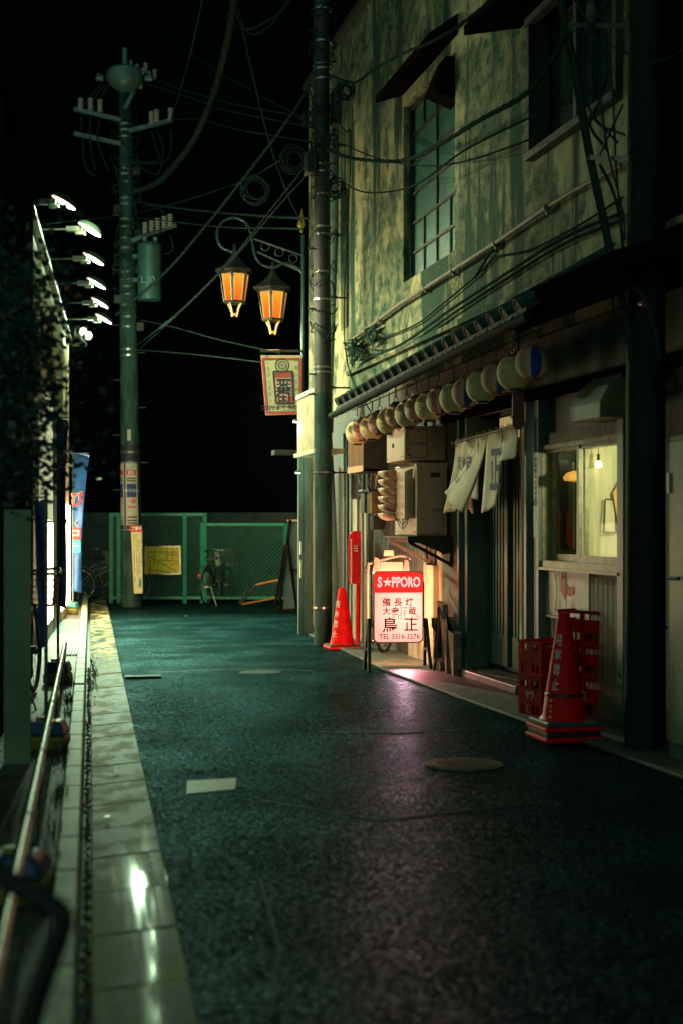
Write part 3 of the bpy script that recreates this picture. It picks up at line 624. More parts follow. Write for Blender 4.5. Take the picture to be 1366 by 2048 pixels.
# ---- noren curtain
NO = thing('noren_curtain', 'off-white split noren curtain with blue brush writing over the door', 'noren', (XW-.16,WY(970),1.5))
mno = mat('noren_cloth', (.74,.70,.48), .85, 0, c2=(.62,.58,.40), ns=5, bump=.15, bs=120)
XN = XW-.16
r0, r1 = PX(911,884,XN), PX(1042,848,XN)
m = MB(); m.tube([r0, r1], .012); m.build('rod', M['dark'], NO)
def panel(us, vtop, vbot, swing, name='cloth_panel', twist=0):
    """one hanging strip: us=(top-left, top-right, bottom-left, bottom-right) in facade pixels"""
    m = MB(); nu, nv = 10, 14; vs = []
    for j in range(nv+1):
        t = j/nv
        for i in range(nu+1):
            s_ = i/nu; ul = us[0]+(us[2]-us[0])*t**1.3; ur = us[1]+(us[3]-us[1])*t**1.3; u = ul+(ur-ul)*s_
            vt = vtop[0]+(vtop[1]-vtop[0])*s_; vb = vbot[0]+(vbot[1]-vbot[0])*s_
            p = PX(u, vt+(vb-vt)*t, XN); p.x -= swing*t*t+.018*math.sin(s_*5+t*2+twist)*t; vs.append(p)
    fs = [(j*(nu+1)+i, j*(nu+1)+i+1, (j+1)*(nu+1)+i+1, (j+1)*(nu+1)+i) for j in range(nv) for i in range(nu)]
    m.add(vs, fs, True); o = m.build(name, mno, NO)
    s = o.modifiers.new('solid', 'SOLIDIFY'); s.thickness = .003
    return o
panel((912,926,896,920), (888,884), (1026,1020), .03)
panel((925,941,918,946), (884,880), (1012,1028), -.02, twist=1)
panel((940,957,930,966), (880,874), (985,1000), .04, twist=2)
panel((955,976,906,944), (874,866), (985,1026), .10, twist=3)
panel((974,1006,972,1006), (868,860), (1026,1012), .05, twist=1.5)
panel((1004,1036,1008,1038), (858,852), (925,916), .06, twist=4)
m = MB()
for i in range(10):
    u = 917+i*12.6; v = 884-(u-911)*.275; a = PX(u, v-2, XN); m.ring(a, .018, .004, Vector((0,1,0)), 12, 4); b = PX(u, v+7, XN); m.bar(a-ZZ*.014, b, .02, .006, Vector((1,0,0)))
m.build('loop', mno, NO)
def ntext(ch, size, u, v, xo=.045, off=.02, sx=.7): return text(ch, size, M['blue'], PX(u, v, XN-xo), (.1,-1,0), ZZ, NO, off=off, sx=sx, shear=.1)
ntext('炭', .15, 919, 928, .03); ntext('火', .15, 914, 965, .05); ntext('焼', .15, 906, 1000, .06)
ntext('鳥', .30, 937, 945, .02, sx=.5); ntext('正', .40, 990, 945, .045, off=.035, sx=.55)
# hanging dark red plaque under the lanterns
hp = PX(1037,785,XW-.40); pq = thing('wooden_plaque', 'dark red wooden plaque hanging between lanterns and noren', 'plaque', hp-ZZ*.28)
m = MB(); m.slab([hp+RX*-.045-ZZ*.25, hp+RX*-.025-ZZ*.28, hp+RX*.025-ZZ*.28, hp+RX*.045-ZZ*.25, hp+RX*.045, hp-RX*.045], .03, AX); m.build('board', mat('dark_red_lacquer', (.09,.012,.010), .4), pq)
m = MB(); m.tube([hp+Vector((-.04,-.03,-.20)), hp+Vector((-.09,-.09,-.195))], .009); m.build('peg', M['steel'], pq); m = MB(); m.tube([hp, hp+ZZ*.5], .004); m.build('cord', M['ink'], pq)
# ================================================================= PAPER LANTERNS
def lantern_mat(name, a, b, c3):
    m = bpy.data.materials.new(name); m.use_nodes = True; t = m.node_tree; bs = t.nodes['Principled BSDF']; L = t.links.new
    tc = t.nodes.new('ShaderNodeTexCoord'); sp = t.nodes.new('ShaderNodeSeparateXYZ'); L(tc.outputs['Object'], sp.inputs[0])
    at = t.nodes.new('ShaderNodeMath'); at.operation = 'ARCTAN2'; L(sp.outputs['Y'], at.inputs[0]); L(sp.outputs['X'], at.inputs[1])
    mr = t.nodes.new('ShaderNodeMapRange'); mr.inputs[1].default_value = -math.pi; mr.inputs[2].default_value = math.pi; L(at.outputs[0], mr.inputs[0])
    r = t.nodes.new('ShaderNodeValToRGB'); r.color_ramp.interpolation = 'CONSTANT'; e = r.color_ramp.elements
    e[0].position = 0; e[0].color = (*a, 1); e[1].position = .06; e[1].color = (*c3, 1)
    for p_, c_ in ((.13, a), (.18, b), (.30, a), (.42, c3), (.5, a), (.58, c3), (.66, a), (.72, b), (.84, a)): q = e.new(p_); q.color = (*c_, 1)
    L(mr.outputs[0], r.inputs[0]); L(r.outputs[0], bs.inputs['Base Color']); bs.inputs['Roughness'].default_value = .6
    wv = t.nodes.new('ShaderNodeTexNoise'); wv.inputs['Scale'].default_value = 8
    return m
ly = mat('lantern_paper', (.74,.66,.34), .6, 0, c2=(.58,.53,.25), ns=7, stretch=(1,1,2))
lm = lantern_mat('lantern_striped', (.62,.50,.36), (.02,.07,.42), (.62,.30,.24))
def mk_lantern(matl, loc, r_, label):
    t = thing('paper_lantern', label, 'paper lantern', loc, 'paper lanterns in a row under the tiled eave')
    m = MB(); loc = Vector(loc); prof = []
    N = 44
    for i in range(N+1):
        a = math.pi*(.13+.74*i/N); rr = r_*math.sin(a)**.85+(.0045 if i % 2 else 0); prof.append((rr, -r_*1.02*math.cos(a)))
    m.lathe(prof, loc, 28); m.build('paper_body', matl, t)
    m = MB(); h = r_*.92; m.lathe([(r_*.38,-h-.02),(r_*.38,-h+.005)], loc, 16); m.lathe([(r_*.38,h-.005),(r_*.38,h+.02)], loc, 16); m.build('cap', M['dark'] if matl is ly else M['redcap'], t, each=True)
    m = MB(); m.ring(loc+ZZ*(h+.045), .025, .003, (0,1,0), 12, 4); m.tube([loc+ZZ*(h+.07), loc+ZZ*(h+.17)], .006); m.build('hook', M['steel'], t)
    return t
M['redcap'] = mat('red_cap', (.30,.06,.05), .4)
zp = [(215,755),(243,738),(297,727),(338,700),(395,690),(438,655),(502,650),(553,620),(622,607),(682,575),(765,560),(832,528),(922,492),(1003,448),(1103,415),(1205,357)]
orr = ['farthest plain yellow paper lantern at the far end of the row', 'pink striped lantern second from the far end of the row']
for i, (a, b) in enumerate(zp):
    u, v = 640+a/2.846, 600+b/2.846; p = PX(u, v, XW-.45)
    striped = i % 2 == 1; nth = ['first','second','third','fourth','fifth','sixth','seventh','eighth'][i//2]
    if i == 15: lab = 'nearest and largest lantern, striped cream pink and blue, at the right end of the row'
    elif i == 0: lab = 'plain yellow lantern at the far left end of the row, beside the drainpipe'
    elif striped: lab = f'striped pink and blue lantern, {nth} striped one counted from the far left end'
    else: lab = f'plain yellow paper lantern, {nth} plain one counted from the far left end'
    t = mk_lantern(lm if striped else ly, p, .118 if striped else .128, lab)
    t.rotation_euler = (R(random.uniform(-3,3)), R(random.uniform(-3,3)), R(6+random.uniform(-12,12)) if striped else random.uniform(0,3))
m = MB(); a, b = PX(705,842,XW-.45)+ZZ*.12, PX(1085,690,XW-.45)+ZZ*.12; m.tube([a, b], .006); tag(m.build('lantern_wire', M['cable']), 'thin wire carrying the row of paper lanterns under the eave', 'wire')
# ================================================================= wall-mounted machines
yA = WY(905)
def ac_unit(y0, L, z0, h, n0, dep, label, guide):
    t = thing('air_conditioner', label, 'air conditioner', (XW-n0-dep/2, y0+L/2, z0), 'outdoor air conditioner units on the pub wall')
    X1 = XW-n0; X0 = X1-dep
    m = MB(); m.box((X0,y0,z0), (X1,y0+L,z0+h)); m.build('casing', M['cream'], t, bevel=.014)
    m = MB()
    m.box((X0-.004,y0+.004,z0+h-.03), (X1+.003,y0-.004,z0+h+.006)); m.box((X1-.13,y0-.004,z0+.02), (X1-.125,y0+.002,z0+h-.05))
    if guide:
        m.box((X0+.02,y0-.012,z0+.02), (X1-.05,y0-.0,z0+.21))
    m.build('end_panel', M['cream'], t, bevel=.003)
    m = MB(); m.box((X0+.14,y0-.006,z0+h-.13), (X0+.23,y0+.0,z0+h-.09)) if guide else m.box((X0+.04,y0-.006,z0+.04),(X0+.06,y0,z0+.06))
    for zz in (.24,.26): m.box((X0+.16,y0-.004,z0+zz), (X1-.01,y0+.0,z0+zz+.006)) if guide else None
    m.build('grille_slot', M['ink'], t)
    m = MB(); c_ = Vector((X0-.004, y0+L*.62, z0+h/2)); rr = min(h,L)*.40
    for k_ in range(1, 7 if guide else 2): m.ring(c_, rr*k_/6, .004, (1,0,0), 24, 4)
    for k_ in range(8 if guide else 0): an = k_*math.pi/4; m.bar(c_, c_+Vector((0,math.cos(an),math.sin(an)))*rr, .006, .006)
    m.build('fan_grille', M['dark'], t)
    m = MB()
    for (yy, zz) in ((.05,.04),(L-.05,.04),(.05,h-.04),(.12,.04)): m.lathe([(.008,0),(.008,.004)], (X0-.0,y0+yy,z0+zz), 8, (-1,0,0))
    m.build('screw', M['dark'], t, each=True)
    return t, X0
t, X0 = ac_unit(yA+.0, .82, WZ(835,1072,.36), .70, .05, .31, 'large cream outdoor air conditioner with scoop louvres on a wall bracket', True)
zc0 = WZ(835,1072,.36)
m = MB(); m.slab([(X0-.01,yA+.10,zc0+.17),(X0-.075,yA+.10,zc0+.17),(X0-.075,yA+.10,zc0+.63),(X0-.01,yA+.10,zc0+.66)], .02, (0,1,0)); m.slab([(X0-.075,yA+.12,zc0+.17),(X0-.075,yA+.46,zc0+.17),(X0-.075,yA+.46,zc0+.63),(X0-.075,yA+.12,zc0+.63)], .012, (-1,0,0)); m.build('air_guide', M['cream'], t)
for i in range(6):
    z = zc0+.15+i*.085; m = MB(); pr = []
    for k_ in range(7): a = k_/6*math.pi/2; pr.append((X0-.075-.11*math.sin(a), z+.075-.075*math.cos(a)+.0))
    vs = []
    for x_, z_ in pr: vs += [(x_,yA+.47,z_), (x_,yA+.80,z_)]
    m.add(vs, [(2*k_,2*k_+1,2*k_+3,2*k_+2) for k_ in range(6)], True)
    m.add([(X0-.075,yA+.47,z),(X0-.075,yA+.47,z+.075)]+[(x_,yA+.47,z_) for x_, z_ in pr[::-1]], [tuple(range(9))])
    o = m.build('louvre', M['cream'], t); s = o.modifiers.new('s', 'SOLIDIFY'); s.thickness = .006
br = thing('wall_bracket', 'dark steel shelf bracket under the large air conditioner', 'bracket', (XW,yA+.3,zc0-.2))
m = MB()
for yy in (yA-.02, yA+.7):
    m.bar((XW-.02,yy,zc0-.04), (XW-.46,yy,zc0-.04), .04, .05); m.bar((XW-.02,yy,zc0-.28), (XW-.44,yy,zc0-.06), .03, .03); m.bar((XW-.02,yy,zc0-.30), (XW-.02,yy,zc0-.02), .04, .04)
m.build('bracket_arm', M['wood'], br, each=True); m = MB(); m.box((XW-.46,yA-.04,zc0-.02), (XW-.02,yA+.84,zc0-.005)); m.slab([(XW-.02,yA-.06,zc0-.16),(XW-.12,yA-.06,zc0-.18),(XW-.13,yA-.06,zc0-.16),(XW-.44,yA-.06,zc0-.03),(XW-.02,yA-.06,zc0-.03)], .02, (0,1,0)); m.build('shelf', M['wood'], br)
t, X0b = ac_unit(WY(905)+.15, .7, WZ(860,917,.3), .33, .02, .42, 'smaller cream air conditioner mounted directly above the large one', False)
zq = WZ(860,917,.3); yq = WY(905)+.15
for za, zb_ in ((.175,.30),(.03,.155)):
    m = MB(); m.ring((0,0,0), 1, .02, (0,1,0), 4, 4)
    m = MB(); x0_, x1_ = X0b+.03, X0b+.23
    pts = [(x0_+.03,za),(x1_,za),(x1_,zb_),(x0_+.01,zb_),(x0_,zb_-.02),(x0_,za+.04)]
    for i in range(6): a, b = pts[i], pts[(i+1) % 6]; m.bar((a[0],yq-.002,zq+a[1]), (b[0],yq-.002,zq+b[1]), .005, .006)
    m.build('pressed_line', M['dark'], t)
# slatted cowl box and small meter boxes further left
yS = WY(745,.2); t = thing('vent_box', 'slatted brown metal vent box below the farthest lanterns', 'vent', (XW,yS,WZ(745,950,.2)))
zs = WZ(730,945,.2); m = MB(); m.box((XW-.30,yS,zs), (XW-.02,yS+.02,zs+.42)); m.box((XW-.02,yS,zs), (XW,yS+.75,zs+.42)); m.box((XW-.3,yS,zs), (XW-.02,yS+.75,zs+.03)); m.box((XW-.3,yS,zs+.40), (XW-.02,yS+.75,zs+.43)); m.build('casing', M['dark'], t)
m = MB()
for i in range(9): m.box((XW-.31,yS+.03+i*.085,zs+.03), (XW-.295,yS+.05+i*.085,zs+.40))
m.build('slats', M['cream'], t); m = MB(); m.box((XW-.315,yS,zs), (XW-.30,yS+.75,zs+.07)); m.build('front_rail', M['cream'], t)
yM = WY(757,.1); t = thing('meter_box', 'small brass-coloured electricity meter box with cables on the wall', 'meter box', (XW,yM,WZ(740,1030,.1)))
zm = WZ(740,1028,.1); m = MB(); m.box((XW-.18,yM,zm), (XW-.02,yM+.22,zm+.26)); m.build('casing', mat('old_brass', (.20,.15,.05), .4, .2, c2=(.08,.07,.03), ns=8), t, bevel=.008)
m = MB(); m.box((XW-.20,yM+.26,zm+.01), (XW-.02,yM+.45,zm+.25)); m.box((XW-.22,yM-.02,zm+.25), (XW-.01,yM+.47,zm+.28)); m.box((XW-.15,yM+.05,zm-.18), (XW-.02,yM+.2,zm-.02)); m.build('cover', M['dark'], t, bevel=.006)
m = MB(); m.tube(smooth([Vector((XW-.1,yM+.1,zm+.28)), Vector((XW-.12,yM+.02,zm+.40)), Vector((XW-.08,yM-.05,zm+.5)), Vector((XW-.03,yM+.0,zm+.6))]), .008, 6); m.tube(smooth([Vector((XW-.1,yM+.3,zm+.28)), Vector((XW-.15,yM+.25,zm+.38)), Vector((XW-.03,yM+.3,zm+.55))]), .007, 6); m.build('cable', M['cream'], t)
# broom leaning at the door post
bx = PG(931,1345); t = thing('broom', 'dark bristled broom standing bristles-up against the stone cladding', 'broom', (XW-.22,bx.y,.03))
m = MB(); bp_ = Vector((XW-.22, bx.y, .0)); m.tube([bp_+ZZ*.02, bp_+Vector((.07,0,.30))], .012); m.build('handle', M['wood'], t)
m = MB()
for i in range(220):
    a = random.uniform(0, 6.28); s_ = random.uniform(.2,1); o_ = Vector((math.cos(a)*.02*s_, math.sin(a)*.045*s_, 0)); m.tube([bp_+Vector((.07,0,.60))+o_*.6, bp_+Vector((.06,0,.42))+o_*1.3, bp_+Vector((.05,0,.18+random.uniform(-.05,.04)))+o_*1.7], [.004,.004,.002], 3, False)
m.build('bristles', M['ink'], t); m = MB(); m.lathe([(.012,0),(.03,.02),(.035,.08),(.02,.10)], bp_+Vector((.07,0,.54)), 10); m.build('head', mat('broom_head', (.02,.05,.09), .5), t)
# ================================================================= LIT SIGN
sc_ = PG(795,1340); sx = Vector((1, -.12, 0)).normalized(); sn = Vector((sx.y, -sx.x, 0)); sn = -sn if sn.y > 0 else sn
dS = 13.7
SG = thing('illuminated_sign', 'glowing red and white beer bar sign on a wooden trestle', 'sign', (sc_.x, sc_.y, 0))
def sp_(a, z, o=0): return Vector((sc_.x, sc_.y, 0))+sx*a+ZZ*z+sn*o
pxm = dS/F; zt = 1.40-(1146-VY)*pxm; zbm = 1.40-(1294-VY)*pxm; hw = 52*pxm; 
def rr(w, z0, z1, r, o=0, n=6):
    out = []
    for cx, cz, a0 in ((w-r, z1-r, 0), (-w+r, z1-r, 90), (-w+r, z0+r, 180), (w-r, z0+r, 270)):
        for i in range(n+1): a = R(a0+90*i/n); out.append(sp_(cx+r*math.cos(a), cz+r*math.sin(a), o))
    return out
m = MB(); m.slab(rr(hw, zbm, zt, .045, -.07), .14, sn); m.build('box', mat('sign_case', (.35,.25,.2), .4), SG)
zr = 1.40-(1190-VY)*pxm
mse = bpy.data.materials.new('sign_face'); mse.use_nodes = True; t_ = mse.node_tree; t_.nodes.clear()
tc_ = t_.nodes.new('ShaderNodeTexCoord'); vd = t_.nodes.new('ShaderNodeVectorMath'); vd.operation = 'DISTANCE'; ctr = sp_(.07, (zbm+zr)/2+.08, .08)-Vector((sc_.x,sc_.y,0)); vd.inputs[1].default_value = ctr
mr_ = t_.nodes.new('ShaderNodeMapRange'); mr_.inputs[1].default_value = 0; mr_.inputs[2].default_value = .36; mr_.inputs[3].default_value = 3.0; mr_.inputs[4].default_value = 1.5
em = t_.nodes.new('ShaderNodeEmission'); em.inputs[0].default_value = (1,.36,.26,1); oo = t_.nodes.new('ShaderNodeOutputMaterial')
L = t_.links.new; L(tc_.outputs['Object'], vd.inputs[0]); L(vd.outputs['Value'], mr_.inputs[0]); L(mr_.outputs[0], em.inputs[1]); L(em.outputs[0], oo.inputs[0])
pf = rr(hw-.012, zbm+.012, zt-.012, .04, .071)
m = MB(); m.slab([p for p in pf if p.z < zr]+[], .004, sn); 
low = [p for p in pf if p.z < zr]; up = [p for p in pf if p.z >= zr]
m = MB(); m.slab([sp_(hw-.012, zr, .071), sp_(-hw+.012, zr, .071)]+low, .004, sn); m.build('white_face', mse, SG)
mbk = mat('sign_back_glow', (.8,.6,.5), .4, emis=(1,.42,.22), es=55)
m = MB(); m.slab([sp_(hw-.012,zbm+.012,-.071), sp_(-hw+.012,zbm+.012,-.071), sp_(-hw+.012,zt-.012,-.071), sp_(hw-.012,zt-.012,-.071)], .003, -sn); m.build('back_face', mbk, SG)
mred = mat('sign_red', (.6,.0,.0), .4, emis=(1,.006,.004), es=5)
m = MB(); m.slab(up+[sp_(-hw+.012, zr, .071), sp_(hw-.012, zr, .071)], .004, sn); m.build('red_face', mred, SG)
ml = mat('sign_letter_glow', (.9,.8,.7), .4, emis=(1,.68,.58), es=1.0)
mir = mat('sign_red_ink', (.10,.002,.004), .9, emis=(.42,.01,.015), es=.45, spec=0)
mib = mat('sign_dark_ink', (.01,.008,.015), .9, spec=0, emis=(.06,.01,.03), es=.2)
def stx(s, size, px, py, mm, off=.012, sxx=1, al='CENTER', sh=0): return text(s, size, mm, sp_((px-793)*pxm, 1.40-(py-VY)*pxm, .0765), sx, ZZ, SG, off=off, sx=sxx, al=al, shear=sh)
stx('S', .135, 754, 1169, ml, .03, .70); stx('PPORO', .135, 808.5, 1169, ml, .034, .64)
m = MB(); cs = sp_((770-793)*pxm, 1.40-(1168.5-VY)*pxm, .0765); m.slab([cs+(sx*math.sin(a)*(-1)+ZZ*math.cos(a))*(.050 if i % 2 == 0 else .020) for i in range(10) for a in (i*math.pi/5,)], .0008, sn); m.build('star', ml, SG)
for i, ch in enumerate('備長焼'): stx(ch, .086, 768+i*24, 1211, mir, .018, 1)
for i, ch in enumerate('大衆酒蔵'): stx(ch, .080, 768+i*18, 1229, mir, .018, 1)
stx('とりしょう', .056, 808, 1241, mir, 0, 1.05); stx('鳥', .155, 775, 1259, mib, .012); stx('正', .145, 819, 1258, mib, .010)
stx('TEL 3316-3276', .070, 795, 1281, mib, .008, .92)
ld = bpy.data.lights.new('sign_pool_spot', 'SPOT'); ld.energy = 60; ld.color = (1,.30,.36); ld.shadow_soft_size = .006; ld.spot_size = R(92); ld.spot_blend = 1; lo = bpy.data.objects.new('sign_pool_spot', ld); lo.location = sp_(.05, zbm-.012, .09); lo.rotation_euler = (sn*.95-ZZ*.75).to_track_quat('-Z','Y').to_euler(); col.objects.link(lo)  # added spot below the box, throws the pink pool onto the road
# trestle
for s_ in (-1, 1):
    a = s_*(hw+.035)
    for f_ in (-1, 1):
        m = MB(); m.bar(sp_(a+s_*.02, .0, f_*.20), sp_(a, .50, f_*.02), .045, .03, sx); m.build('leg', M['wood'], SG)
    m = MB(); m.bar(sp_(a+s_*.008, .20, -.13), sp_(a+s_*.008, .20, .13), .02, .02); m.build('spreader', M['wood'], SG)
m = MB(); m.tube([sp_(-hw-.03, .44, 0), sp_(hw+.03, .44, 0)], .012); m.tube([sp_(-hw-.012, .42, -.0), sp_(-hw-.012, zt-.02, -.0)], .010); m.tube([sp_(hw+.012, .42, 0), sp_(hw+.012, zt-.1, 0)], .010); m.build('frame', M['steel'], SG)
# ================================================================= CONES
def cone_at(p, label, textd, n_stack=1, hgt=.70):
    t = thing('traffic_cone', label, 'traffic cone', (p.x, p.y, p.z), 'red no-parking traffic cones')
    z = p.z
    m = MB(); m.box((p.x-.19,p.y-.19,z+.0), (p.x+.19,p.y+.19,z+.035)); m.build('base_plate', M['red'], t, bevel=.012)
    m = MB(); m.box((p.x-.175,p.y-.175,z+.035), (p.x+.175,p.y+.175,z+.052)); m.build('rubber_weight', M['black'], t, bevel=.006)
    m = MB(); m.lathe([(.145,.052),(.135,.09),(.13,.10),(.045,hgt-.03),(.038,hgt),(.02,hgt+.004)], (p.x,p.y,z), 32); m.build('cone_body', M['red'], t)
    # lettering wrapped on the cone
    td = Vector(textd).normalized()
    for i, ch in enumerate('駐車禁止'):
        zz = hgt-.19-i*.115; rad = .13+(.045-.13)*(zz-.10)/(hgt-.13); sl = (.13-.045)/(hgt-.13); nrm = Vector((td.x, td.y, sl)).normalized()
        tx = ZZ.cross(td).normalized(); q = Vector((p.x,p.y,z+zz))+td*(rad+.002); upv = nrm.cross(tx)
        o = text(ch, .085, M['white'], q, tx, upv, t, off=.02, ext=.003, sx=.8)
        o0 = Vector(t['_o'])
        for v in o.data.vertices:       # bend round the cone
            w_ = v.co+o0; dz_ = w_.z-z; rd = .13+(.045-.13)*(dz_-.10)/(hgt-.13)+.002; lat = (w_-Vector((p.x,p.y,0))).dot(tx); an = lat/rd
            w2 = Vector((p.x,p.y,0))+td*rd*math.cos(an)+tx*rd*math.sin(an); v.co = Vector((w2.x,w2.y,w_.z))-o0
    return t
pc = PG(685,1297); cone_at(pc, 'single red traffic cone beside the drainpipe, far left of the lit sign', Vector((-.9,-.5,0)))
pn = PG(1128,1478); 
c2 = thing('traffic_cone', 'lower cone of the near stack, only its red skirt and base showing', 'traffic cone', (pn.x,pn.y,0), 'red no-parking traffic cones')
m = MB(); m.box((pn.x-.20,pn.y-.20,0), (pn.x+.20,pn.y+.20,.035)); m.build('base_plate', M['red'], c2, bevel=.012)
m = MB(); m.box((pn.x-.185,pn.y-.185,.035), (pn.x+.185,pn.y+.185,.07)); m.build('rubber_weight', M['black'], c2, bevel=.008)
c3 = thing('traffic_cone', 'middle cone of the near stack with green-stained base and white dots', 'traffic cone', (pn.x,pn.y,.07), 'red no-parking traffic cones')
m = MB(); m.box((pn.x-.20,pn.y-.19,.07), (pn.x+.19,pn.y+.20,.10)); m.build('base_plate', M['red'], c3, bevel=.012)
m = MB(); m.box((pn.x-.18,pn.y-.18,.10), (pn.x+.18,pn.y+.18,.135)); m.build('rubber_weight', mat('green_base', (.02,.09,.09), .4), c3, bevel=.01)
m = MB(); m.lathe([(.165,.135),(.15,.15),(.14,.17),(.125,.285),(.12,.29)], (pn.x,pn.y,0), 32); m.build('cone_body', M['red'], c3)
m = MB()
for i in range(4): m.lathe([(.01,0),(.01,.003)], Vector((pn.x,pn.y,.16+i*.035))+Vector((-.85,-.52,0)).normalized()*(.148-.004*i), 8, (-.85,-.52,0))
m.build('white_dot', M['white'], c3, each=True)
t = thing('traffic_cone', 'top cone of the near stack, tall and red with white writing by the crates', 'traffic cone', (pn.x,pn.y,.29), 'red no-parking traffic cones')
m = MB(); m.lathe([(.128,.0),(.128,.012),(.120,.02),(.117,.0)], (pn.x,pn.y,.29), 32); m.build('rubber_weight', M['black'], t)
m = MB(); m.lathe([(.122,.30),(.042,.80),(.038,.835),(.02,.84)], (pn.x,pn.y,0), 32); m.build('cone_body', M['red'], t)
td = Vector((-.78,-.62,0)).normalized(); tx = ZZ.cross(td)
for i, ch in enumerate('駐車禁止'):
    zz = .655-i*.098
    o = text(ch, .082, M['white'], Vector((pn.x,pn.y,zz))+td*.12, tx, ZZ, t, off=.022, ext=.0, sx=.62); o0 = Vector(t['_o'])
    for v in o.data.vertices:
        w_ = v.co+o0; rd = .122-.080*(w_.z-.30)/.5+.002; an = (w_-Vector((pn.x,pn.y,0))).dot(tx)/rd
        w2 = Vector((pn.x,pn.y,0))+td*rd*math.cos(an)+tx*rd*math.sin(an); v.co = Vector((w2.x,w2.y,w_.z))-o0
# ================================================================= CRATES
def crate(name, label, c, w, d, h, rz, mats, open_top=True, marks=None, mid=.0):
    t = thing(name, label, 'crate', c, 'red plastic beer crates stacked by the shop window')
    t['_o'] = (0,0,0); m = MB(); W, D = w/2, d/2; th = .012
    # corners
    for i in (-1,1):
        for j in (-1,1): m.box((i*W,j*D,0), (i*(W-.035),j*(D-.035),h))
    def wall(ax, sg):
        lo, hi = (-D, D) if ax == 'x' else (-W, W); f = W if ax == 'x' else D
        def bb(a0, a1, z0_, z1_, out=0):
            if ax == 'x': m.box((sg*(f-th),a0,z0_), (sg*(f+out),a1,z1_))
            else: m.box((a0,sg*(f-th),z0_), (a1,sg*(f+out),z1_))
        bb(lo+.035, hi-.035, .0, h*.10); bb(lo+.035, hi-.035, h*.38, h*.72); bb(lo+.035, hi-.035, h*.90, h)
        bb(lo-.006, hi+.006, h*.96, h*1.0, .008); bb(lo-.004, hi+.004, h*.70, h*.73, .006); bb(lo-.004, hi+.004, h*.34, h*.37, .006)
        mid_ = (lo+hi)/2; bb(mid_-.02, mid_+.02, h*.10, h*.9)
        for q_ in (.25,.75): p_ = lo+(hi-lo)*q_; bb(p_-.008, p_+.008, h*.10, h*.38)
    wall('x',1); wall('x',-1); wall('y',1); wall('y',-1)
    m.box((-W+.02,-D+.02,.01), (W-.02,D-.02,.02))
    m.box((-.004,-D+.02,.02), (.004,D-.02,h*.55)); m.box((-W+.02,-.004,.02), (W-.02,.004,h*.55))
    m.build('crate_body', mats, t)
    if marks:
        text(marks, h*.24, M['white'], Vector((-W-.0015,0,h*.55)), (0,-1,0), ZZ, t, off=.02, sx=.8)
    t.location = c; t.rotation_euler = (0,0,rz); return t
q = PG(1100,1440); zc_ = 0
crate('beer_crate', 'small upper crate left of the cones, beside the door', Vector((q.x+.05,q.y+.15,.31)), .34, .30, .26, R(14), M['crate'])
crate('beer_crate', 'small lower crate left of the cones with white lettering', Vector((q.x+.05,q.y+.15,.0)), .34, .30, .305, R(14), M['crate'], marks='サワ')
q = PG(1207,1436)
crate('beer_crate', 'large red crate at the bottom of the tall stack behind the cones', Vector((q.x+.02,q.y+.12,.0)), .40, .47, .30, R(30), M['crate'], marks='生')
crate('beer_crate', 'large red crate in the middle of the tall stack behind the cones', Vector((q.x+.03,q.y+.12,.305)), .41, .48, .23, R(28), M['crate'])
crate('beer_crate', 'open empty red crate on top of the tall stack behind the cones', Vector((q.x+.03,q.y+.12,.54)), .42, .48, .25, R(26), M['crate'])
# plank with red edge over small crates is part of the stack; sewer pipe and hose
pq_ = PG(1222,1437)
t = thing('waste_pipe', 'pale elbowed waste pipe running low along the wall right of the crates', 'pipe', (pq_.x,pq_.y,0))
m = MB(); zz = .17; m.tube(smooth([Vector((pq_.x,pq_.y,0)), Vector((pq_.x,pq_.y,.10)), Vector((pq_.x+.01,pq_.y-.03,zz)), Vector((pq_.x+.03,pq_.y-.12,zz+.005)), Vector((pq_.x+.12,pq_.y-1.1,zz))], 6), .035, 12); m.build('pipe_run', M['woodlt'], t)
m = MB()
for yy in (-.14,-.5): m.lathe([(.042,-.03),(.042,.03)], Vector((pq_.x+.03+(-yy-.12)*.09,pq_.y+yy,zz+.004)), 14, (-.09,1,0))
m.lathe([(.042,0),(.042,.05)], Vector((pq_.x,pq_.y,.06)), 14); m.build('collar', M['woodlt'], t)
t = thing('garden_hose', 'dark hose drooping from a wall tap to the waste pipe', 'hose', PX(1320,1258,XW-.1))
m = MB(); m.tube(smooth([PX(1322,1262,XW-.10), PX(1306,1272,XW-.22), PX(1290,1320,XW-.26), PX(1290,1365,XW-.24), PX(1300,1398,XW-.2)], 6), .012, 8); m.build('tubing', M['black'], t)
m = MB(); m.tube([PX(1322,1262,XW-.12), PX(1332,1254,XW-.02)], .016, 8); m.build('tap', mat('tap_blue', (.12,.22,.25), .3, .6), t)
# ================================================================= NEAR DARK POLE WITH CABLE TANGLE (right)
npx = PX(1290,1440,XW-.28); t = thing('utility_pole', 'near black utility pole with tangled cables at the right edge of the pub', 'utility pole', (npx.x,npx.y,0), 'utility poles along the lane')
m = MB(); m.tube([(npx.x,npx.y,0), (npx.x+.02,npx.y,9)], [.13,.10], 18); m.build('pole_shaft', mat('tarred_pole', (.010,.020,.017), .7, 0, c2=(.004,.008,.007), ns=6, stretch=(1,1,.25), bump=.6, bs=25, spec=.25), t)
def Q(u, v, X=XW-.45): return PX(u, v, X)
m = MB(); m.tube(smooth([Q(1118,-20), Q(1150,130), Q(1180,300), Q(1205,420), Q(1235,560), Q(1256,650), Q(1262,720)], 5), .020, 8); m.tube(smooth([Q(1112,-20), Q(1142,130), Q(1172,300), Q(1200,430), Q(1230,570)], 5), .012, 8); m.build('riser_cable', M['cable'], t)
m = MB()
for v in (50, 315): m.bar(Q(1140 if v == 50 else 1180, v), Q(1262, v+2), .03, .03)
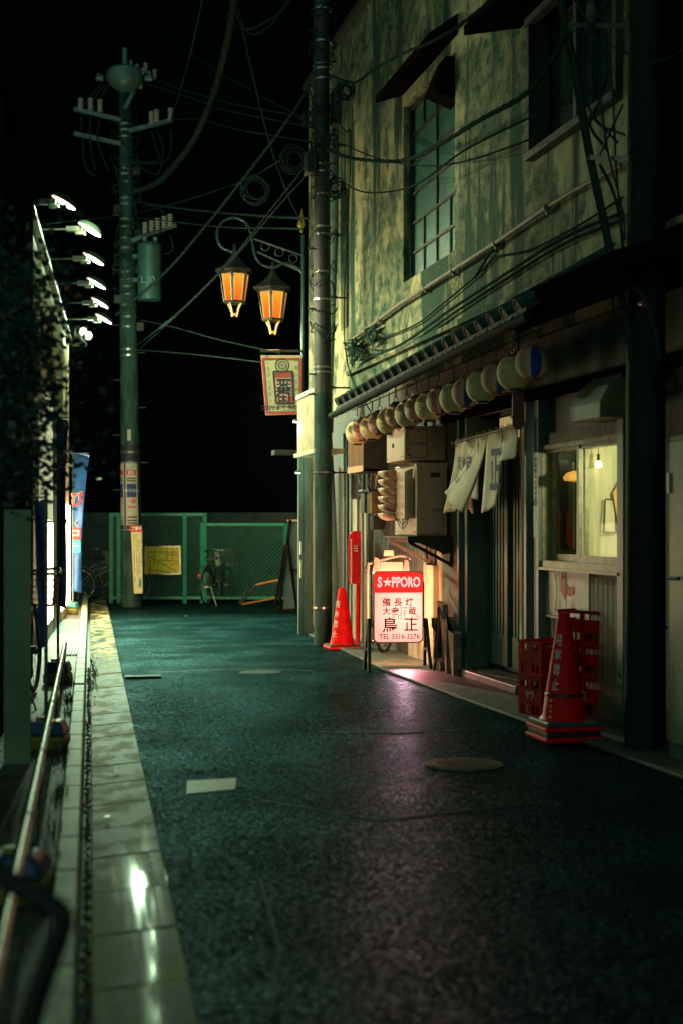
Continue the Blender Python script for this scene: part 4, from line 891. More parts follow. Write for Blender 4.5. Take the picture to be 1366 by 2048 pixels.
m.bar(Q(1195,318), Q(1245,210), .012, .012); m.build('bracket', M['dark'], t, each=True)
tw = [[(1150,0),(1190,80),(1200,180),(1215,300),(1245,420),(1250,480)], [(1230,-10),(1180,60),(1165,140),(1180,220),(1235,285)], [(1190,60),(1215,130),(1200,200),(1180,250),(1215,300)], [(1140,60),(1180,70),(1260,110),(1310,125),(1366,100)], [(1240,560),(1225,600),(1235,650),(1260,700),(1270,740)], [(1210,60),(1225,180),(1232,330),(1245,480)], [(1170,70),(1168,160),(1190,240),(1250,270)], [(1262,180),(1285,220),(1280,270),(1262,300)], [(1255,560),(1290,600),(1310,660),(1320,720)], [(1200,330),(1225,380),(1240,440),(1248,520)]]
for pts in tw:
    m = MB(); X_ = XW-random.uniform(.38,.5); m.tube(smooth([PX(u, v, X_) for u, v in pts], 6), random.choice([.006,.008,.011]), 6); m.build('loose_cable', M['cable'], t)
m = MB(); m.lathe([(.02,0),(.02,.05)], PX(1288,607,XW-.45), 8, (0,1,.2)); m.build('end_cap', M['redcap'], t)
# neighbour door at the right edge
ndx = XW-.30; t = thing('metal_cabinet', 'pale green metal cabinet door at the right edge of the lane', 'cabinet', (ndx,PX(1355,VY,ndx).y,0))
ya_ = PX(1340,VY,ndx).y; zt_ = PX(1340,880,ndx).z
m = MB(); m.box((ndx,ya_-1.2,.0), (ndx+.4,ya_-.0,zt_+.02)); m.build('body', mat('cabinet_paint', (.13,.20,.13), .45, 0, c2=(.09,.14,.09), ns=3), t)
m = MB(); m.box((ndx-.02,ya_-1.15,.12), (ndx-.002,ya_-.03,zt_-.02)); dd = m.build('door', mat('door_paint', (.22,.30,.20), .4, 0, c2=(.17,.24,.16), ns=3), t, bevel=.004)
m = MB(); m.tube([(ndx-.05,ya_-.10,1.10), (ndx-.05,ya_-.22,1.10)], .012); m.build('handle', M['ink'], dd); m = MB(); m.box((ndx-.03,ya_-.05,zt_-.32), (ndx-.018,ya_-.02,zt_-.2)); m.build('hinge', M['steel'], dd)
# ================================================================= RIGHT UTILITY POLE, DRAINPIPE
pp_ = PG(647,1290); t = thing('utility_pole', 'banded utility pole in front of the pub corner behind the single cone', 'utility pole', (pp_.x,pp_.y,0), 'utility poles along the lane')
rp_ = UPR = t
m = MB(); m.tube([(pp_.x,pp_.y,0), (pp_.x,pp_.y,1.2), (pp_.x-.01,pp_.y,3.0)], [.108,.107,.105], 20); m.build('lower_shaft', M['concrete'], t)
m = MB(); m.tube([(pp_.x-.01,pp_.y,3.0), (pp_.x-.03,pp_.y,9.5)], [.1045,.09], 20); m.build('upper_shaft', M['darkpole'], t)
m = MB()
dpp = (Vector((pp_.x,pp_.y,0))-CAM).dot(AX)
def zv(v, d): return H+(VY-v)*d/F
for v in (20,85,130,140,160,330,345,390,455,470,545,600,735,745,945,1215): m.lathe([(.112,-.012),(.112,.012)], (pp_.x-.01,pp_.y,zv(v,dpp)), 18)
m.build('band', M['steel'], t, each=True)
m = MB()
for v in (65, 260, 290, 310, 500, 620, 750, 790): 
    z = zv(v, dpp); m.tube([(pp_.x-.10,pp_.y-.05,z), (pp_.x-.2,pp_.y-.08,z)], .010, 6)
m.build('step_bolt', M['dark'], t, each=True)
# cable wraps and junction boxes on the pole
m = MB()
for i in range(26):
    z = 3.6+random.random()*4.0; pts = []
    for k_ in range(9): a = k_/8*6.28; pts.append(Vector((pp_.x+math.cos(a)*(.12+.06*random.random()), pp_.y+math.sin(a)*.14, z+random.uniform(-.12,.12))))
    m.tube(smooth(pts, 3), .007, 5)
m.build('cable_wrap', M['cable'], t, each=True)
m = MB(); m.box((pp_.x-.22,pp_.y-.12,5.6), (pp_.x-.10,pp_.y+.1,5.85)); m.box((pp_.x+.10,pp_.y-.12,6.2), (pp_.x+.2,pp_.y+.08,6.6)); m.build('junction_box', M['dark'], t, bevel=.01, each=True)
t = thing('drainpipe', 'thick grey drainpipe rising beside the utility pole at the pub corner', 'drainpipe', PX(672,1290,XW-.30))
m = MB(); m.tube([PX(672,1288,XW-.30), PX(668,1150,XW-.30), PX(660,960,XW-.30), PX(655,865,XW-.30)], .062, 14); m.build('lower_pipe', M['pvc'], t)
m = MB(); m.tube([PX(655,865,XW-.30), PX(656,825,XW-.30)], .078, 14); m.tube([PX(656,825,XW-.30), PX(668,475,XW-.18), PX(672,160,XW-.12)], .056, 14); m.build('upper_pipe', M['pvc'], t)
m = MB()
for v, u, X_ in ((595,664,XW-.22), (775,658,XW-.28), (945,660,XW-.3), (470,668,XW-.18), (290,670,XW-.15)):
    q = PX(u, v, X_); m.lathe([(.072,-.015),(.072,.015)], q, 14); m.bar(q+Vector((.05,.0,0)), (XW,q.y,q.z), .03, .02)
m.build('pipe_clamp', M['dark'], t)
# small cream meter tank right of drainpipe top (behind lantern row start)
# ================================================================= building beyond: narrow annex with white sheet balcony
Ye = PX(598,VY,XW-.5).y; Ye2 = PX(612,VY,XW-.2).y
AN = thing('neighbour_annex', 'narrow dark annex with a pale ribbed metal panel beyond the utility pole', 'building', (XW,Yf+1,0))
m = MB(); m.box((XW-.5,Yf+.05,2.45), (XW+.5,Yf+.3,2.52)); m.build('canopy_floor', M['dark'], AN)
pa, pb_ = PX(594,800,XW-.62), PX(636,765,XW-.62); 
mrib = mat('pale_ribbed_sheet', (.42,.42,.28), .5, 0, c2=(.3,.3,.2), ns=4)
m = MB(); ya_, yb_ = PX(637,VY,XW-.62).y, PX(594,VY,XW-.62).y; za_, zb_ = PX(594,908,XW-.62).z, PX(594,800,XW-.62).z; n_ = 40; vs = []
for i in range(n_+1):
    yy = ya_+(yb_-ya_)*i/n_; xx = XW-.62+(.012 if i % 2 else 0); vs += [(xx,yy,za_), (xx,yy,zb_)]
m.add(vs, [(2*i,2*i+2,2*i+3,2*i+1) for i in range(n_)]); m.box((XW-.60,ya_,za_), (XW-.58,yb_,zb_)); m.box((XW-.64,ya_,zb_), (XW-.57,yb_,zb_+.05)); m.box((XW-.66,ya_-.02,za_-.05), (XW-.3,yb_+.03,za_)); m.build('ribbed_panel', mrib, AN)
m = MB()
for u, X_ in ((601,XW-.5),(607,XW-.45),(614,XW-.42)): y_ = PX(u,VY,X_).y; m.box((X_-.035,y_-.035,0), (X_+.035,y_+.035,2.4))
m.build('post', M['pvc'], AN, each=True)
m = MB(); y_ = PX(617,VY,XW-.3).y; m.box((XW-.32,y_-.04,0), (XW-.24,y_+.04,2.4)); m.build('timber_post', M['woodlt'], AN)
m = MB(); m.box((XW-.2,Yf-.6,0), (XW-.12,Ye2,2.4)); m.build('side_wall', M['wood'], AN)
m = MB(); y_ = PX(605,VY,XW-.52).y; 
for z0_, z1_ in ((1.05,1.22),(.75,.98)): m.box((XW-.56,y_-.02,z0_), (XW-.535,y_+.02,z1_))
m.build('notice_strip', M['white'], AN, each=True)
# two small lamps under the panel
for (u, v, lab, e_) in ((591,843,'small bright lamp under the pale ribbed panel', 6), (595,945,'lower small spotlight on the annex post', 4)):
    q = PX(u, v, XW-.66); t = thing('wall_lamp', lab, 'lamp', q, 'small lamps on the annex')
    m = MB(); m.lathe([(.01,.03),(.035,.02),(.04,0)], q, 14); m.build('shade', M['dark'], t); m = MB(); m.lathe([(.032,-.012),(.034,0)], q, 14); m.build('lens', mat('white_lens', (1,1,1), .5, emis=(1,.85,.7), es=5), t)
    ld = bpy.data.lights.new('wall_lamp_light', 'POINT'); ld.energy = e_; ld.color = (.55,1,.6); ld.shadow_soft_size = .04; lo = bpy.data.objects.new('wall_lamp_light', ld); lo.location = q+Vector((-.03,-.03,-.08)); col.objects.link(lo)
# folding easel / board leaning at far corner
c_ = PG(585,1225); t = thing('trestle_board', 'dark board leaning on a folding stand at the far corner of the lane', 'board', (c_.x,c_.y,0))
dB = (c_-CAM).dot(AX)
def bp2(u, v, dd=0): return P(u, v, dB+dd)
m = MB(); m.slab([bp2(566,1222,.1), bp2(606,1222,.1), bp2(606,1042,.5), bp2(576,1042,.5)], .03, (0,1,0)); m.build('panel', mat('teal_panel', (.03,.07,.065), .4, 0, c2=(.02,.045,.04), ns=3), t)
m = MB(); m.bar(bp2(556,1228), bp2(580,1040,.4), .05, .03); m.bar(bp2(594,1228), bp2(574,1080,.25), .04, .03); m.bar(bp2(605,1140,.2), bp2(576,1140,.2), .03, .03); m.bar(bp2(560,1222), bp2(606,1220), .03, .06); m.bar(bp2(560,1232), bp2(606,1232), .03, .03)
m.bar(bp2(549,1210), bp2(570,1090,.3), .03, .03)
m.build('stand', M['nearblack'], t); m = MB(); m.bar(bp2(574,1041,.48), bp2(606,1041,.48), .03, .03); m.build('top_clamp', M['cream'], t)
# ================================================================= DECORATIVE STREET LAMP
LD = 21.6; lb = P(606,VY,LD); t = thing('street_lamp', 'ornamental street lamp with scrolled arm and two orange lanterns', 'street lamp', (lb.x,lb.y,0)); SL = t
def lp_(x, y, dd=0): return P(400+x/4.096, 400+y/4.096, LD+dd)
tz = P(606,470,LD).z
m = MB(); m.tube([(lb.x,lb.y,0), (lb.x,lb.y,1.0), (lb.x,lb.y,tz)], [.06,.05,.038], 14); m.lathe([(.08,0),(.08,.15),(.06,.2)], (lb.x,lb.y,0), 14); m.build('post', mat('lamp_post_paint', (.03,.09,.08), .3, .3), t, each=True)
fz = lp_(833,240); m = MB(); m.lathe([(.02,0),(.035,.02),(.02,.04),(.075,.10),(.003,.36)], fz-ZZ*.05, 6, sm=False); m.build('finial', mat('gilt', (.45,.35,.06), .35, .4), t)
m = MB(); m.tube(smooth([lp_(*q) for q in ((830,600),(800,560),(690,520),(600,555),(500,525),(450,455),(425,330),(390,205),(300,148),(205,165),(145,235),(145,330),(190,395),(285,435))], 6), .022, 8)
m.tube([lp_(440,318), lp_(825,450)], .016, 6); m.tube([lp_(470,425), lp_(825,585)], .016, 6)
for x_, y_ in ((533,382),(648,427),(760,480)): m.ring(lp_(x_,y_), .062, .010, AX, 22, 6)
m.build('scroll_arm', mat('arm_paint', (.025,.07,.065), .3, .3), t)
mgl = bpy.data.materials.new('amber_glass'); mgl.use_nodes = True; t_ = mgl.node_tree; t_.nodes.clear(); L = t_.links.new
tc_ = t_.nodes.new('ShaderNodeTexCoord'); s_ = t_.nodes.new('ShaderNodeSeparateXYZ'); L(tc_.outputs['Generated'], s_.inputs[0]); cr = t_.nodes.new('ShaderNodeValToRGB'); e = cr.color_ramp.elements
e[0].position = 0; e[0].color = (1,.13,.008,1); e[1].position = 1; e[1].color = (1,.36,.03,1)
q_ = e.new(.5); q_.color = (1,.21,.012,1)
em = t_.nodes.new('ShaderNodeEmission'); em.inputs[1].default_value = 1.25; oo = t_.nodes.new('ShaderNodeOutputMaterial'); L(s_.outputs['Z'], cr.inputs[0]); L(cr.outputs[0], em.inputs[0]); L(em.outputs[0], oo.inputs[0])
mfr = mat('glass_edging', (.6,.55,.35), .5, emis=(1,.6,.2), es=.35)
def hexlantern(c, parent):
    """c: centre of the roof plate; glass body below"""
    m = MB(); m.lathe([(.30,-.01),(.31,.02),(.16,.12),(.07,.22),(.03,.30),(.02,.42)], c, 6, sm=False, a0=R(12)); hd = m.build('lantern', M['dark'], parent)
    g = MB(); f = MB(); pl = MB(); N = 6; r0, r1, h = .225, .155, .42
    for k_ in range(N):
        a0, a1 = R(12+60*k_), R(72+60*k_)
        t0 = c+Vector((math.cos(a0)*r0, math.sin(a0)*r0, -.03)); t1 = c+Vector((math.cos(a1)*r0, math.sin(a1)*r0, -.03)); b0 = c+Vector((math.cos(a0)*r1, math.sin(a0)*r1, -.03-h)); b1 = c+Vector((math.cos(a1)*r1, math.sin(a1)*r1, -.03-h))
        def L3(s_, t2): a = t0.lerp(t1, s_); b = b0.lerp(b1, s_); return a.lerp(b, t2)
        g.quad(L3(.17,.05), L3(.83,.05), L3(.83,.95), L3(.17,.95))
        f.bar(t0, b0, .028, .028); f.bar(t0, t1, .025, .03); f.bar(b0, b1, .03, .03)
        for s0_, t0_, s1_, t1_ in ((.14,.03,.86,.03),(.86,.03,.86,.97),(.86,.97,.14,.97),(.14,.97,.14,.03)): pl.bar(L3(s0_,t0_), L3(s1_,t1_), .010, .008)
    f.lathe([(.17,-.47),(.17,-.45)], c, 6, sm=False, a0=R(12))
    g.build('amber_pane', mgl, hd); f.build('frame', M['dark'], hd); pl.build('pane_edging', mfr, hd)
    m = MB()
    for k_ in range(4): a = R(45+90*k_); d = Vector((math.cos(a), math.sin(a), 0)); m.tube(smooth([c+d*.12-ZZ*.47, c+d*.075-ZZ*.55, c+d*.045-ZZ*.66], 4), .010, 5)
    m.build('bottom_cage', mfr, hd); m = MB(); m.lathe([(.05,-.64),(.05,-.62)], c, 8); m.build('bottom_ring', mat('orange_ring', (.8,.2,.02), .5, emis=(1,.2,.02), es=.7), hd)
    ld = bpy.data.lights.new('lantern_light', 'POINT'); ld.energy = 14; ld.color = (1,.45,.08); ld.shadow_soft_size = .1; lo = bpy.data.objects.new('lantern_light', ld); lo.location = c-ZZ*.85; col.objects.link(lo)
hexlantern(lp_(282,590), SL); hexlantern(lp_(595,735), SL)
m = MB(); m.tube([lp_(300,430), lp_(282,500)], .014); m.tube([lp_(595,555), lp_(595,650)], .014); m.build('hanger', M['dark'], SL)
# ---- banner on the lamp post
bt = thing('shopping_street_banner', 'cream street banner with red centre panel hanging on the lamp post', 'banner', P(560,830,LD-.1))
def bn(x, y, dd=0): return P(500+x/9.757, 680+y/9.757, LD-.12-dd)     # in the banner's own zoomed grid
m = MB(); m.tube([bn(190,215), bn(1060,215)], .020, 8); m.build('rod', M['dark'], bt)
sway = lambda x, y: (x+(y-300)*(.095 if x < 600 else .02), y)
mcl = mat('banner_cloth', (.40,.42,.25), .8, 0, c2=(.33,.35,.21), ns=5)
m = MB(); m.slab([bn(205,300), bn(1000,300), bn(1010,1450), bn(300,1465)], .01, -AX); m.build('cloth', mcl, bt)
def line(m, pts, wd, dd=.012):
    for i in range(len(pts)-1): m.bar(bn(*pts[i], dd), bn(*pts[i+1], dd), wd, .003, up=AX)
m = MB(); line(m, [(235,360),(985,360),(985,1430),(320,1430),(235,360)], .022, .016); m.build('red_border', M['redink'], bt)
m = MB(); line(m, [(265,385),(950,385),(950,1400),(350,1400),(265,385)], .010, .017); line(m, [(450,615),(815,615),(845,1240),(505,1240),(450,615)], .028, .026); m.ring(bn(620,492,.018), .098, .008, AX, 28, 5); m.build('black_border', M['ink'], bt)
m = MB(); m.slab([bn(480,635,.018), bn(795,635,.018), bn(825,1220,.018), bn(525,1220,.018)], .002, -AX); m.build('red_panel', mat('banner_red', (.42,.015,.012), .7), bt)
m = MB(); m.ring(bn(620,492,.018), .055, .012, AX, 18, 5); m.build('emblem_ring', mat('emblem_green', (.10,.16,.10), .7), bt)
m = MB(); m.lathe([(.022,0),(.022,.004)], bn(620,492,.02), 10, -AX); m.build('emblem_dot', M['woodlt'], bt)
mgy = mat('banner_green_ink', (.05,.12,.09), .7)
text('阿佐谷', .082, mgy, bn(635,700,.022), RX, ZZ, bt, off=.02)
for ch, y_ in (('一',800),('番',935),('街',1105)):
    text(ch, .235, M['white'], bn(655,y_,.022), RX, ZZ, bt, off=.055); text(ch, .235, M['ink'], bn(655,y_,.026), RX, ZZ, bt, off=.028)
text('コロナ感染予防対策', .078, M['ink'], bn(665,1330,.02), RX, ZZ, bt, off=.03, sx=1.0)
text('\n'.join('キープディスタンス'), .060, mgy, bn(365,820,.02), RX, ZZ+RX*-.08, bt, off=.01, line=1.55); text('\n'.join('手洗いうがい'), .060, mgy, bn(890,760,.02), RX, ZZ, bt, off=.01, line=1.8)
# ================================================================= LEFT UTILITY POLE WITH TRANSFORMER
DP = 25.6; b0 = P(264,1213,DP); b0.z = 0; t = thing('utility_pole', 'tall concrete utility pole with transformer, crossarms and advert wraps by the green fence', 'utility pole', (b0.x,b0.y,0), 'utility poles along the lane')
def lq(u, v, dd=0): return P(u, v, DP+dd)
zt_ = lq(250,118).z
m = MB(); m.tube([(b0.x,b0.y,0), lq(262,1000), lq(256,600), lq(250,170)], [.185,.175,.15,.105], 20); m.build('shaft', M['concrete'], t)
def pxu(v): return 262-(1000-v)*.0145 if v < 1000 else 263
def pr(v): return .175-(1000-v)*.00008
m = MB()
for v in (398,410,440,455,478,498,545,560,575,590,612,635,655,700,712,905,925,250,275,262,340,350,366): m.lathe([(pr(v)+.012,-.018),(pr(v)+.012,.018)], lq(pxu(v),v), 18)
m.build('band', M['steel'], t, each=True)
m = MB()
for i, v in enumerate(range(430, 1000, 55)):
    s_ = 1 if i % 2 else -1; c_ = lq(pxu(v), v); m.tube([c_+RX*s_*pr(v), c_+RX*s_*(pr(v)+.13)], .010, 6)
m.build('step_bolt', M['dark'], t, each=True)
m = MB(); m.tube([lq(268,1213), lq(277,1100), lq(275,880), lq(270,700), lq(268,640)], .038, 10); m.build('side_conduit', M['pvc'], t)
m = MB()
for (ua, va, ub, vb) in ((148,218,242,240),(148,267,242,288),(258,262,345,240),(262,482,352,450),(264,513,300,512),(264,560,300,560)): m.bar(lq(ua,va,-.2), lq(ub,vb,-.1), .07, .07); 
m.bar(lq(250,218,-.15), lq(278,160,-.15), .08, .06)
m.build('crossarm', mat('arm_grey', (.12,.20,.18), .5, .3, c2=(.07,.12,.11), ns=8), t, each=True)
mins = mat('porcelain', (.35,.38,.33), .2)
def insul(u, v, s=1):
    c_ = lq(u, v, -.2); m = MB(); pf_ = []
    for k_ in range(5): pf_ += [(.035*s, k_*.045*s), (.055*s, k_*.045*s+.015*s), (.035*s, k_*.045*s+.03*s)]
    m.lathe(pf_, c_, 10); m.build('insulator', mins, t)
for u, v in ((161,220),(181,220),(200,223),(303,247),(313,243),(341,240),(290,468),(303,465),(315,460),(328,456),(340,452)): insul(u, v)
for u, v in ((281,177),(291,145),(309,158)): insul(u, v, .8)
m = MB(); c_ = lq(250,160,-.3); m.lathe([(.10,-.20),(.24,-.12),(.33,.0),(.31,.16),(.16,.24)], c_, 8, sm=False); m.lathe([(.05,0),(.08,.12)], c_+RX*-.38+ZZ*.02, 8, (-1,0,.3)); m.lathe([(.05,0),(.08,.12)], c_+RX*.34+ZZ*.02, 8, (1,0,.3)); m.tube([c_+ZZ*.2, c_+ZZ*.55], .05); m.build('switch_gear', mat('switch_metal', (.10,.19,.17), .4, .3), t)
for i in range(5): q_ = lq(250+i*12, 128+i*7, -.25); m = MB(); m.lathe([(.02,0),(.045,.03),(.02,.06),(.045,.09),(.02,.12)], q_, 8); m.build('insulator', mins, t)
m = MB()
for i in range(16):
    v = random.uniform(190, 620); c_ = lq(pxu(v), v); pts = []
    for k_ in range(9): a = k_/8*6.28+i; pts.append(c_+RX*math.cos(a)*(pr(v)+random.uniform(.02,.16))+AX*math.sin(a)*(pr(v)+.04)+ZZ*random.uniform(-.18,.18))
    m.tube(smooth(pts, 3), .011, 5)
m.build('cable_wrap', M['cable'], t, each=True)
m = MB()
for v, s_ in ((345,1),(420,-1),(470,1),(540,1),(600,-1),(655,1)): q_ = lq(pxu(v), v)+RX*s_*(pr(v)+.05); m.box((q_.x-.06,q_.y-.12,q_.z-.07), (q_.x+.06,q_.y-.0,q_.z+.07))
m.build('junction_box', M['dark'], t, each=True)
# transformer
tr = MB(); c_ = lq(299,600,-.32); hT = (600-492)*DP/F; tr.lathe([(.20,0),(.205,.03),(.205,hT-.08),(.215,hT-.06),(.215,hT),(.16,hT+.05)], c_, 24)
for k_ in range(10): a = R(k_*36); tr.lathe([(.012,0),(.012,.03)], c_+Vector((math.cos(a)*.2,math.sin(a)*.2,hT-.03)), 6)
trans = tr.build('transformer', mat('transformer_paint', (.05,.16,.14), .4, .2, c2=(.04,.11,.10), ns=5), t)
text('L30', .17, mat('transformer_marks', (.12,.30,.27), .5), c_+Vector((0,0,hT*.33))-AX*.207+RX*.0, RX, ZZ, trans, off=.02)
m = MB(); m.tube([c_+ZZ*(hT+.02)+RX*.1, c_+ZZ*(hT+.14)+RX*.1], .04, 8); m.tube([c_+ZZ*(hT+.02)-RX*.08, c_+ZZ*(hT+.14)-RX*.08], .04, 8); m.build('bushing', mins, trans, each=True)
# jumper wires on pole
for pts in ([(161,232),(163,250),(170,330),(190,352)], [(181,232),(180,280),(190,340)], [(200,235),(195,280),(215,340)], [(205,165),(185,190),(163,215)], [(212,168),(190,195),(182,215)], [(218,170),(202,195),(201,218)], [(303,262),(310,290),(318,318),(290,325),(265,318)], [(313,262),(325,290),(318,345),(290,340),(265,322)], [(341,262),(342,300),(325,325),(265,327)], [(290,480),(275,440),(270,400)], [(315,475),(330,430),(300,410),(285,415)], [(340,470),(345,500),(320,510)]):
    m = MB(); m.tube(smooth([lq(u,v,-.2) for u, v in pts], 6), .012, 5); m.build('jumper_wire', M['cable'], t)
# advert wraps: curved sheets
def wrap(v0, v1, ang0, ang1, mm, rr_=.008, name='advert_sheet', par=t):
    m = MB(); n_ = 8; vs = []
    for (v, ) in ((v0,), (v1,)):
        c_ = lq(pxu(v), v)
        for i in range(n_+1): a = R(ang0+(ang1-ang0)*i/n_); vs.append(c_+(RX*math.sin(a)-AX*math.cos(a))*(pr(v)+rr_))
    m.add(vs, [(i,i+1,n_+2+i,n_+1+i) for i in range(n_)], True); return m.build(name, mm, par)
mad = mat('advert_white', (.42,.42,.33), .5, 0, c2=(.33,.34,.27), ns=9)
wrap(925, 1060, -85, -32, mad); wrap(925, 1060, -22, 48, mad)
for a0_, a1_, ct in ((-85,-32,-60),(-22,48,8)):
    wrap(941, 950, a0_+6, a1_-8, M['redink'], .011); wrap(968, 995, a0_+8, a1_-8, M['blue'], .011); wrap(1050, 1059, a0_+2, a1_-2, M['ink'], .011)
    for vv in (956,961,1013,1033,1040,1045): wrap(vv, vv+2.5, a0_+8, a1_-10, M['ink'] if vv not in (1013,) else M['redink'], .011)
def ptext(s, size, v, ang, mm, par=t):
    a = R(ang); c_ = lq(pxu(v), v)+(RX*math.sin(a)-AX*math.cos(a))*(pr(v)+.016); return text(s, size, mm, c_, (RX*math.cos(a)+AX*math.sin(a)), ZZ, par, off=.02)
ptext('ホリコシ', .062, 982, 12, M['white']); ptext('→', .14, 1003, 12, M['redink']); ptext('医院', .06, 946, 12, M['white'])
wrap(860, 882, -8, 12, mad, name='number_plate'); wrap(890, 925, -90, 90, M['ink'], .006, name='black_wrap')
# yellow notice banner tied to the pole
nt_ = thing('notice_banner', 'long pale yellow notice strip with red header tied to the utility pole', 'notice', lq(273,1186,-.3))
def nb2(u, v, dd=0): return P(u, v, DP-.30-dd)
m = MB(); m.slab([nb2(268,1187), nb2(285,1187), nb2(284,1062), nb2(262,1062)], .006, -AX); m.build('sheet', mat('notice_paper', (.62,.60,.28), .6), nt_)
m = MB(); m.slab([nb2(261,1064,.008), nb2(284,1064,.008), nb2(283,1051,.008), nb2(260,1051,.008)], .004, -AX); m.build('red_header', M['redink'], nt_)
text('工事中', .075, M['white'], nb2(273,1057.5,.014), RX, ZZ, nt_, off=.03, sx=.8)
m = MB()
for ci, (uu, v0, v1) in enumerate(((266,1070,1165),(270.5,1068,1150),(274,1068,1176),(277,1080,1165),(281,1066,1140))):
    v = v0
    while v < v1:
        if random.random() < .85: m.slab([nb2(uu+(v-1062)*.03,v,.008), nb2(uu+1.6+(v-1062)*.03,v,.008), nb2(uu+1.6+(v-1062)*.03,v+1.8,.008), nb2(uu+(v-1062)*.03,v+1.8,.008)], .001, -AX)
        v += 2.8
m.build('print', mat('notice_ink', (.06,.10,.06), .7), nt_)
m = MB(); m.slab([nb2(278,1174,.009), nb2(283,1174,.009), nb2(283,1160,.009), nb2(280,1157,.009), nb2(278,1162,.009)], .001, -AX); m.build('teal_mark', mat('teal_ink', (.05,.25,.22), .7), nt_)
# ================================================================= OVERHEAD CABLES
def cable(pts, r_, label, group='overhead cables across the lane', k_=6, twist=False):
    m = MB(); P3 = smooth([P(*q) for q in pts], k_); m.tube(P3, r_, 6)
    if twist:
        n = len(P3); q2 = []
        LEN = sum((P3[i+1]-P3[i]).length for i in range(n-1)); N = int(LEN/.05)
        acc = []; 
        for i in range(N+1):
            f = i/N*(n-1); a = int(min(f, n-2)); p = P3[a].lerp(P3[a+1], f-a); d = (P3[a+1]-P3[a]).normalized(); x = d.cross(AX).normalized(); y = x.cross(d); an = i*1.4; acc.append(p+(x*math.cos(an)+y*math.sin(an))*(r_*.9))
        m.tube(acc, r_*.55, 4)
    return tag(m.build('overhead_cable', M['cable']), label, 'cable', group)
cable([(472,-20,17),(455,80,19),(428,185,21),(390,275,23),(350,330,24.3),(310,368,25),(268,382,25.3)], .042, 'thick spiral-bound cable sagging from the top down to the concrete utility pole', twist=True)
cable([(408,-20,16),(385,90,19),(366,160,22),(342,240,25.3)], .011, 'thin cable with an insulator knot dropping from the top edge to the crossarm')
cable([(470,-10,17.5),(485,60,18),(510,170,19),(540,290,20),(575,390,20.6),(603,445,21.2)], .014, 'straight dark cable from the top edge down to the lamp post tip')
cable([(472,30,17.5),(490,58,17.5),(520,50,17.4),(560,25,17.3),(585,-10,17.2)], .016, 'upper slack cable loop at the top edge left of the banded pole')
cable([(472,25,17.5),(500,68,17.5),(535,55,17.4),(562,20,17.3),(576,-15,17.2)], .012, 'lower slack cable loop at the top edge left of the banded pole')
cable([(315,60,28),(430,140,24),(520,190,20),(620,245,17.6)], .007, 'hair-thin wire slanting from the dark sky to the banded pole')
cable([(295,150,25.5),(360,178,23.5),(465,207,20.5),(575,228,18.3)], .009, 'highest of the three level wires between the two poles')
cable([(285,165,25.5),(380,195,23),(450,220,21),(620,253,17.6)], .009, 'middle of the three level wires between the two poles')
cable([(345,240,25.4),(400,238,23),(470,258,20.5),(622,283,17.6)], .009, 'lowest of the three level wires between the two poles')
cable([(622,170,17.6),(560,260,18.3),(480,365,20),(400,465,22),(330,545,24),(232,630,25)], .018, 'long diagonal bundled cable running down from the banded pole past the transformer', twist=True)
cable([(618,322,17.6),(560,395,18.5),(460,520,20.5),(360,622,23),(275,690,25.5)], .010, 'upper of the paired diagonal wires passing in front of the left lantern')
cable([(618,345,17.6),(560,408,18.5),(462,522,20.5),(375,610,23),(280,697,25.5)], .010, 'lower of the paired diagonal wires passing in front of the left lantern')
cable([(268,402,25.4),(350,415,23),(440,425,21.5),(540,433,19.5),(618,437,17.8)], .017, 'upper level cable above the scroll arm of the street lamp')
cable([(272,435,25.4),(360,445,23),(460,455,21),(540,456,19.5),(606,458,18)], .013, 'lower level cable above the scroll arm of the street lamp')
cable([(60,455,16),(130,443,18),(235,432,25.2),(330,412,25),(478,365,21),(560,320,18)], .009, 'faint wire from the arm lamps across to the banded pole')
cable([(280,640,25.4),(350,655,25),(440,680,24),(560,706,22.5)], .008, 'faint wire dipping behind the orange lanterns')
cable([(275,700,25.4),(380,708,25),(520,724,22)], .008, 'faint lower wire meeting the banner rod')
cable([(660,150,17),(700,165,16.5),(720,160,16.3),(740,145,16),(800,110,14),(880,75,12),(960,20,10.5),(1000,-20,9.8)], .014, 'twisted wire running over the window hood up to the top edge', twist=True)
cable([(640,290,17.2),(680,310,16.5),(730,320,16),(800,322,15),(860,300,13.6),(960,240,12),(1060,180,10.6),(1140,60,9.6)], .019, 'heavy bundled cable sagging across the tall frosted window', twist=True)
cable([(632,310,17.2),(670,350,16.5),(720,382,16),(780,383,15.2),(840,365,14),(930,300,12.3),(1070,230,10.6)], .009, 'thin twisted wire hanging just below the heavy bundled cable', twist=True)
cable([(640,270,17.2),(690,290,16.5),(760,318,15.6),(850,332,14),(940,320,12.5),(1070,275,11)], .008, 'slack wire crossing the window pane at mid height')
cable([(655,140,17.3),(640,200,17.3),(690,260,17),(702,300,16.8),(690,690,17.5),(745,830,17)], .008, 'wire dropping down the wall right of the drainpipe')
def coil(u, v, d, r_, label):
    m = MB()
    for i in range(7):
        c_ = P(u+random.uniform(-6,6), v+random.uniform(-6,6), d); a = Vector((random.uniform(-.3,.3), -1, random.uniform(-.3,.3))); m.ring(c_, r_*random.uniform(.75,1.1), .008, a, 22, 5)
    tag(m.build('cable_coil', M['cable']), label, 'coiled cable', 'coils of spare cable')
coil(512, 380, 19.5, .17, 'round coil of spare cable hanging left of the banded pole, upper left of the lamp')
coil(588, 318, 18, .15, 'messy coil of cable close beside the banded pole')
coil(692, 182, 16.8, .09, 'small coil of wire on the corner of the stucco wall')
coil(672, 375, 17, .10, 'loops of wire over the drainpipe below the level wires')
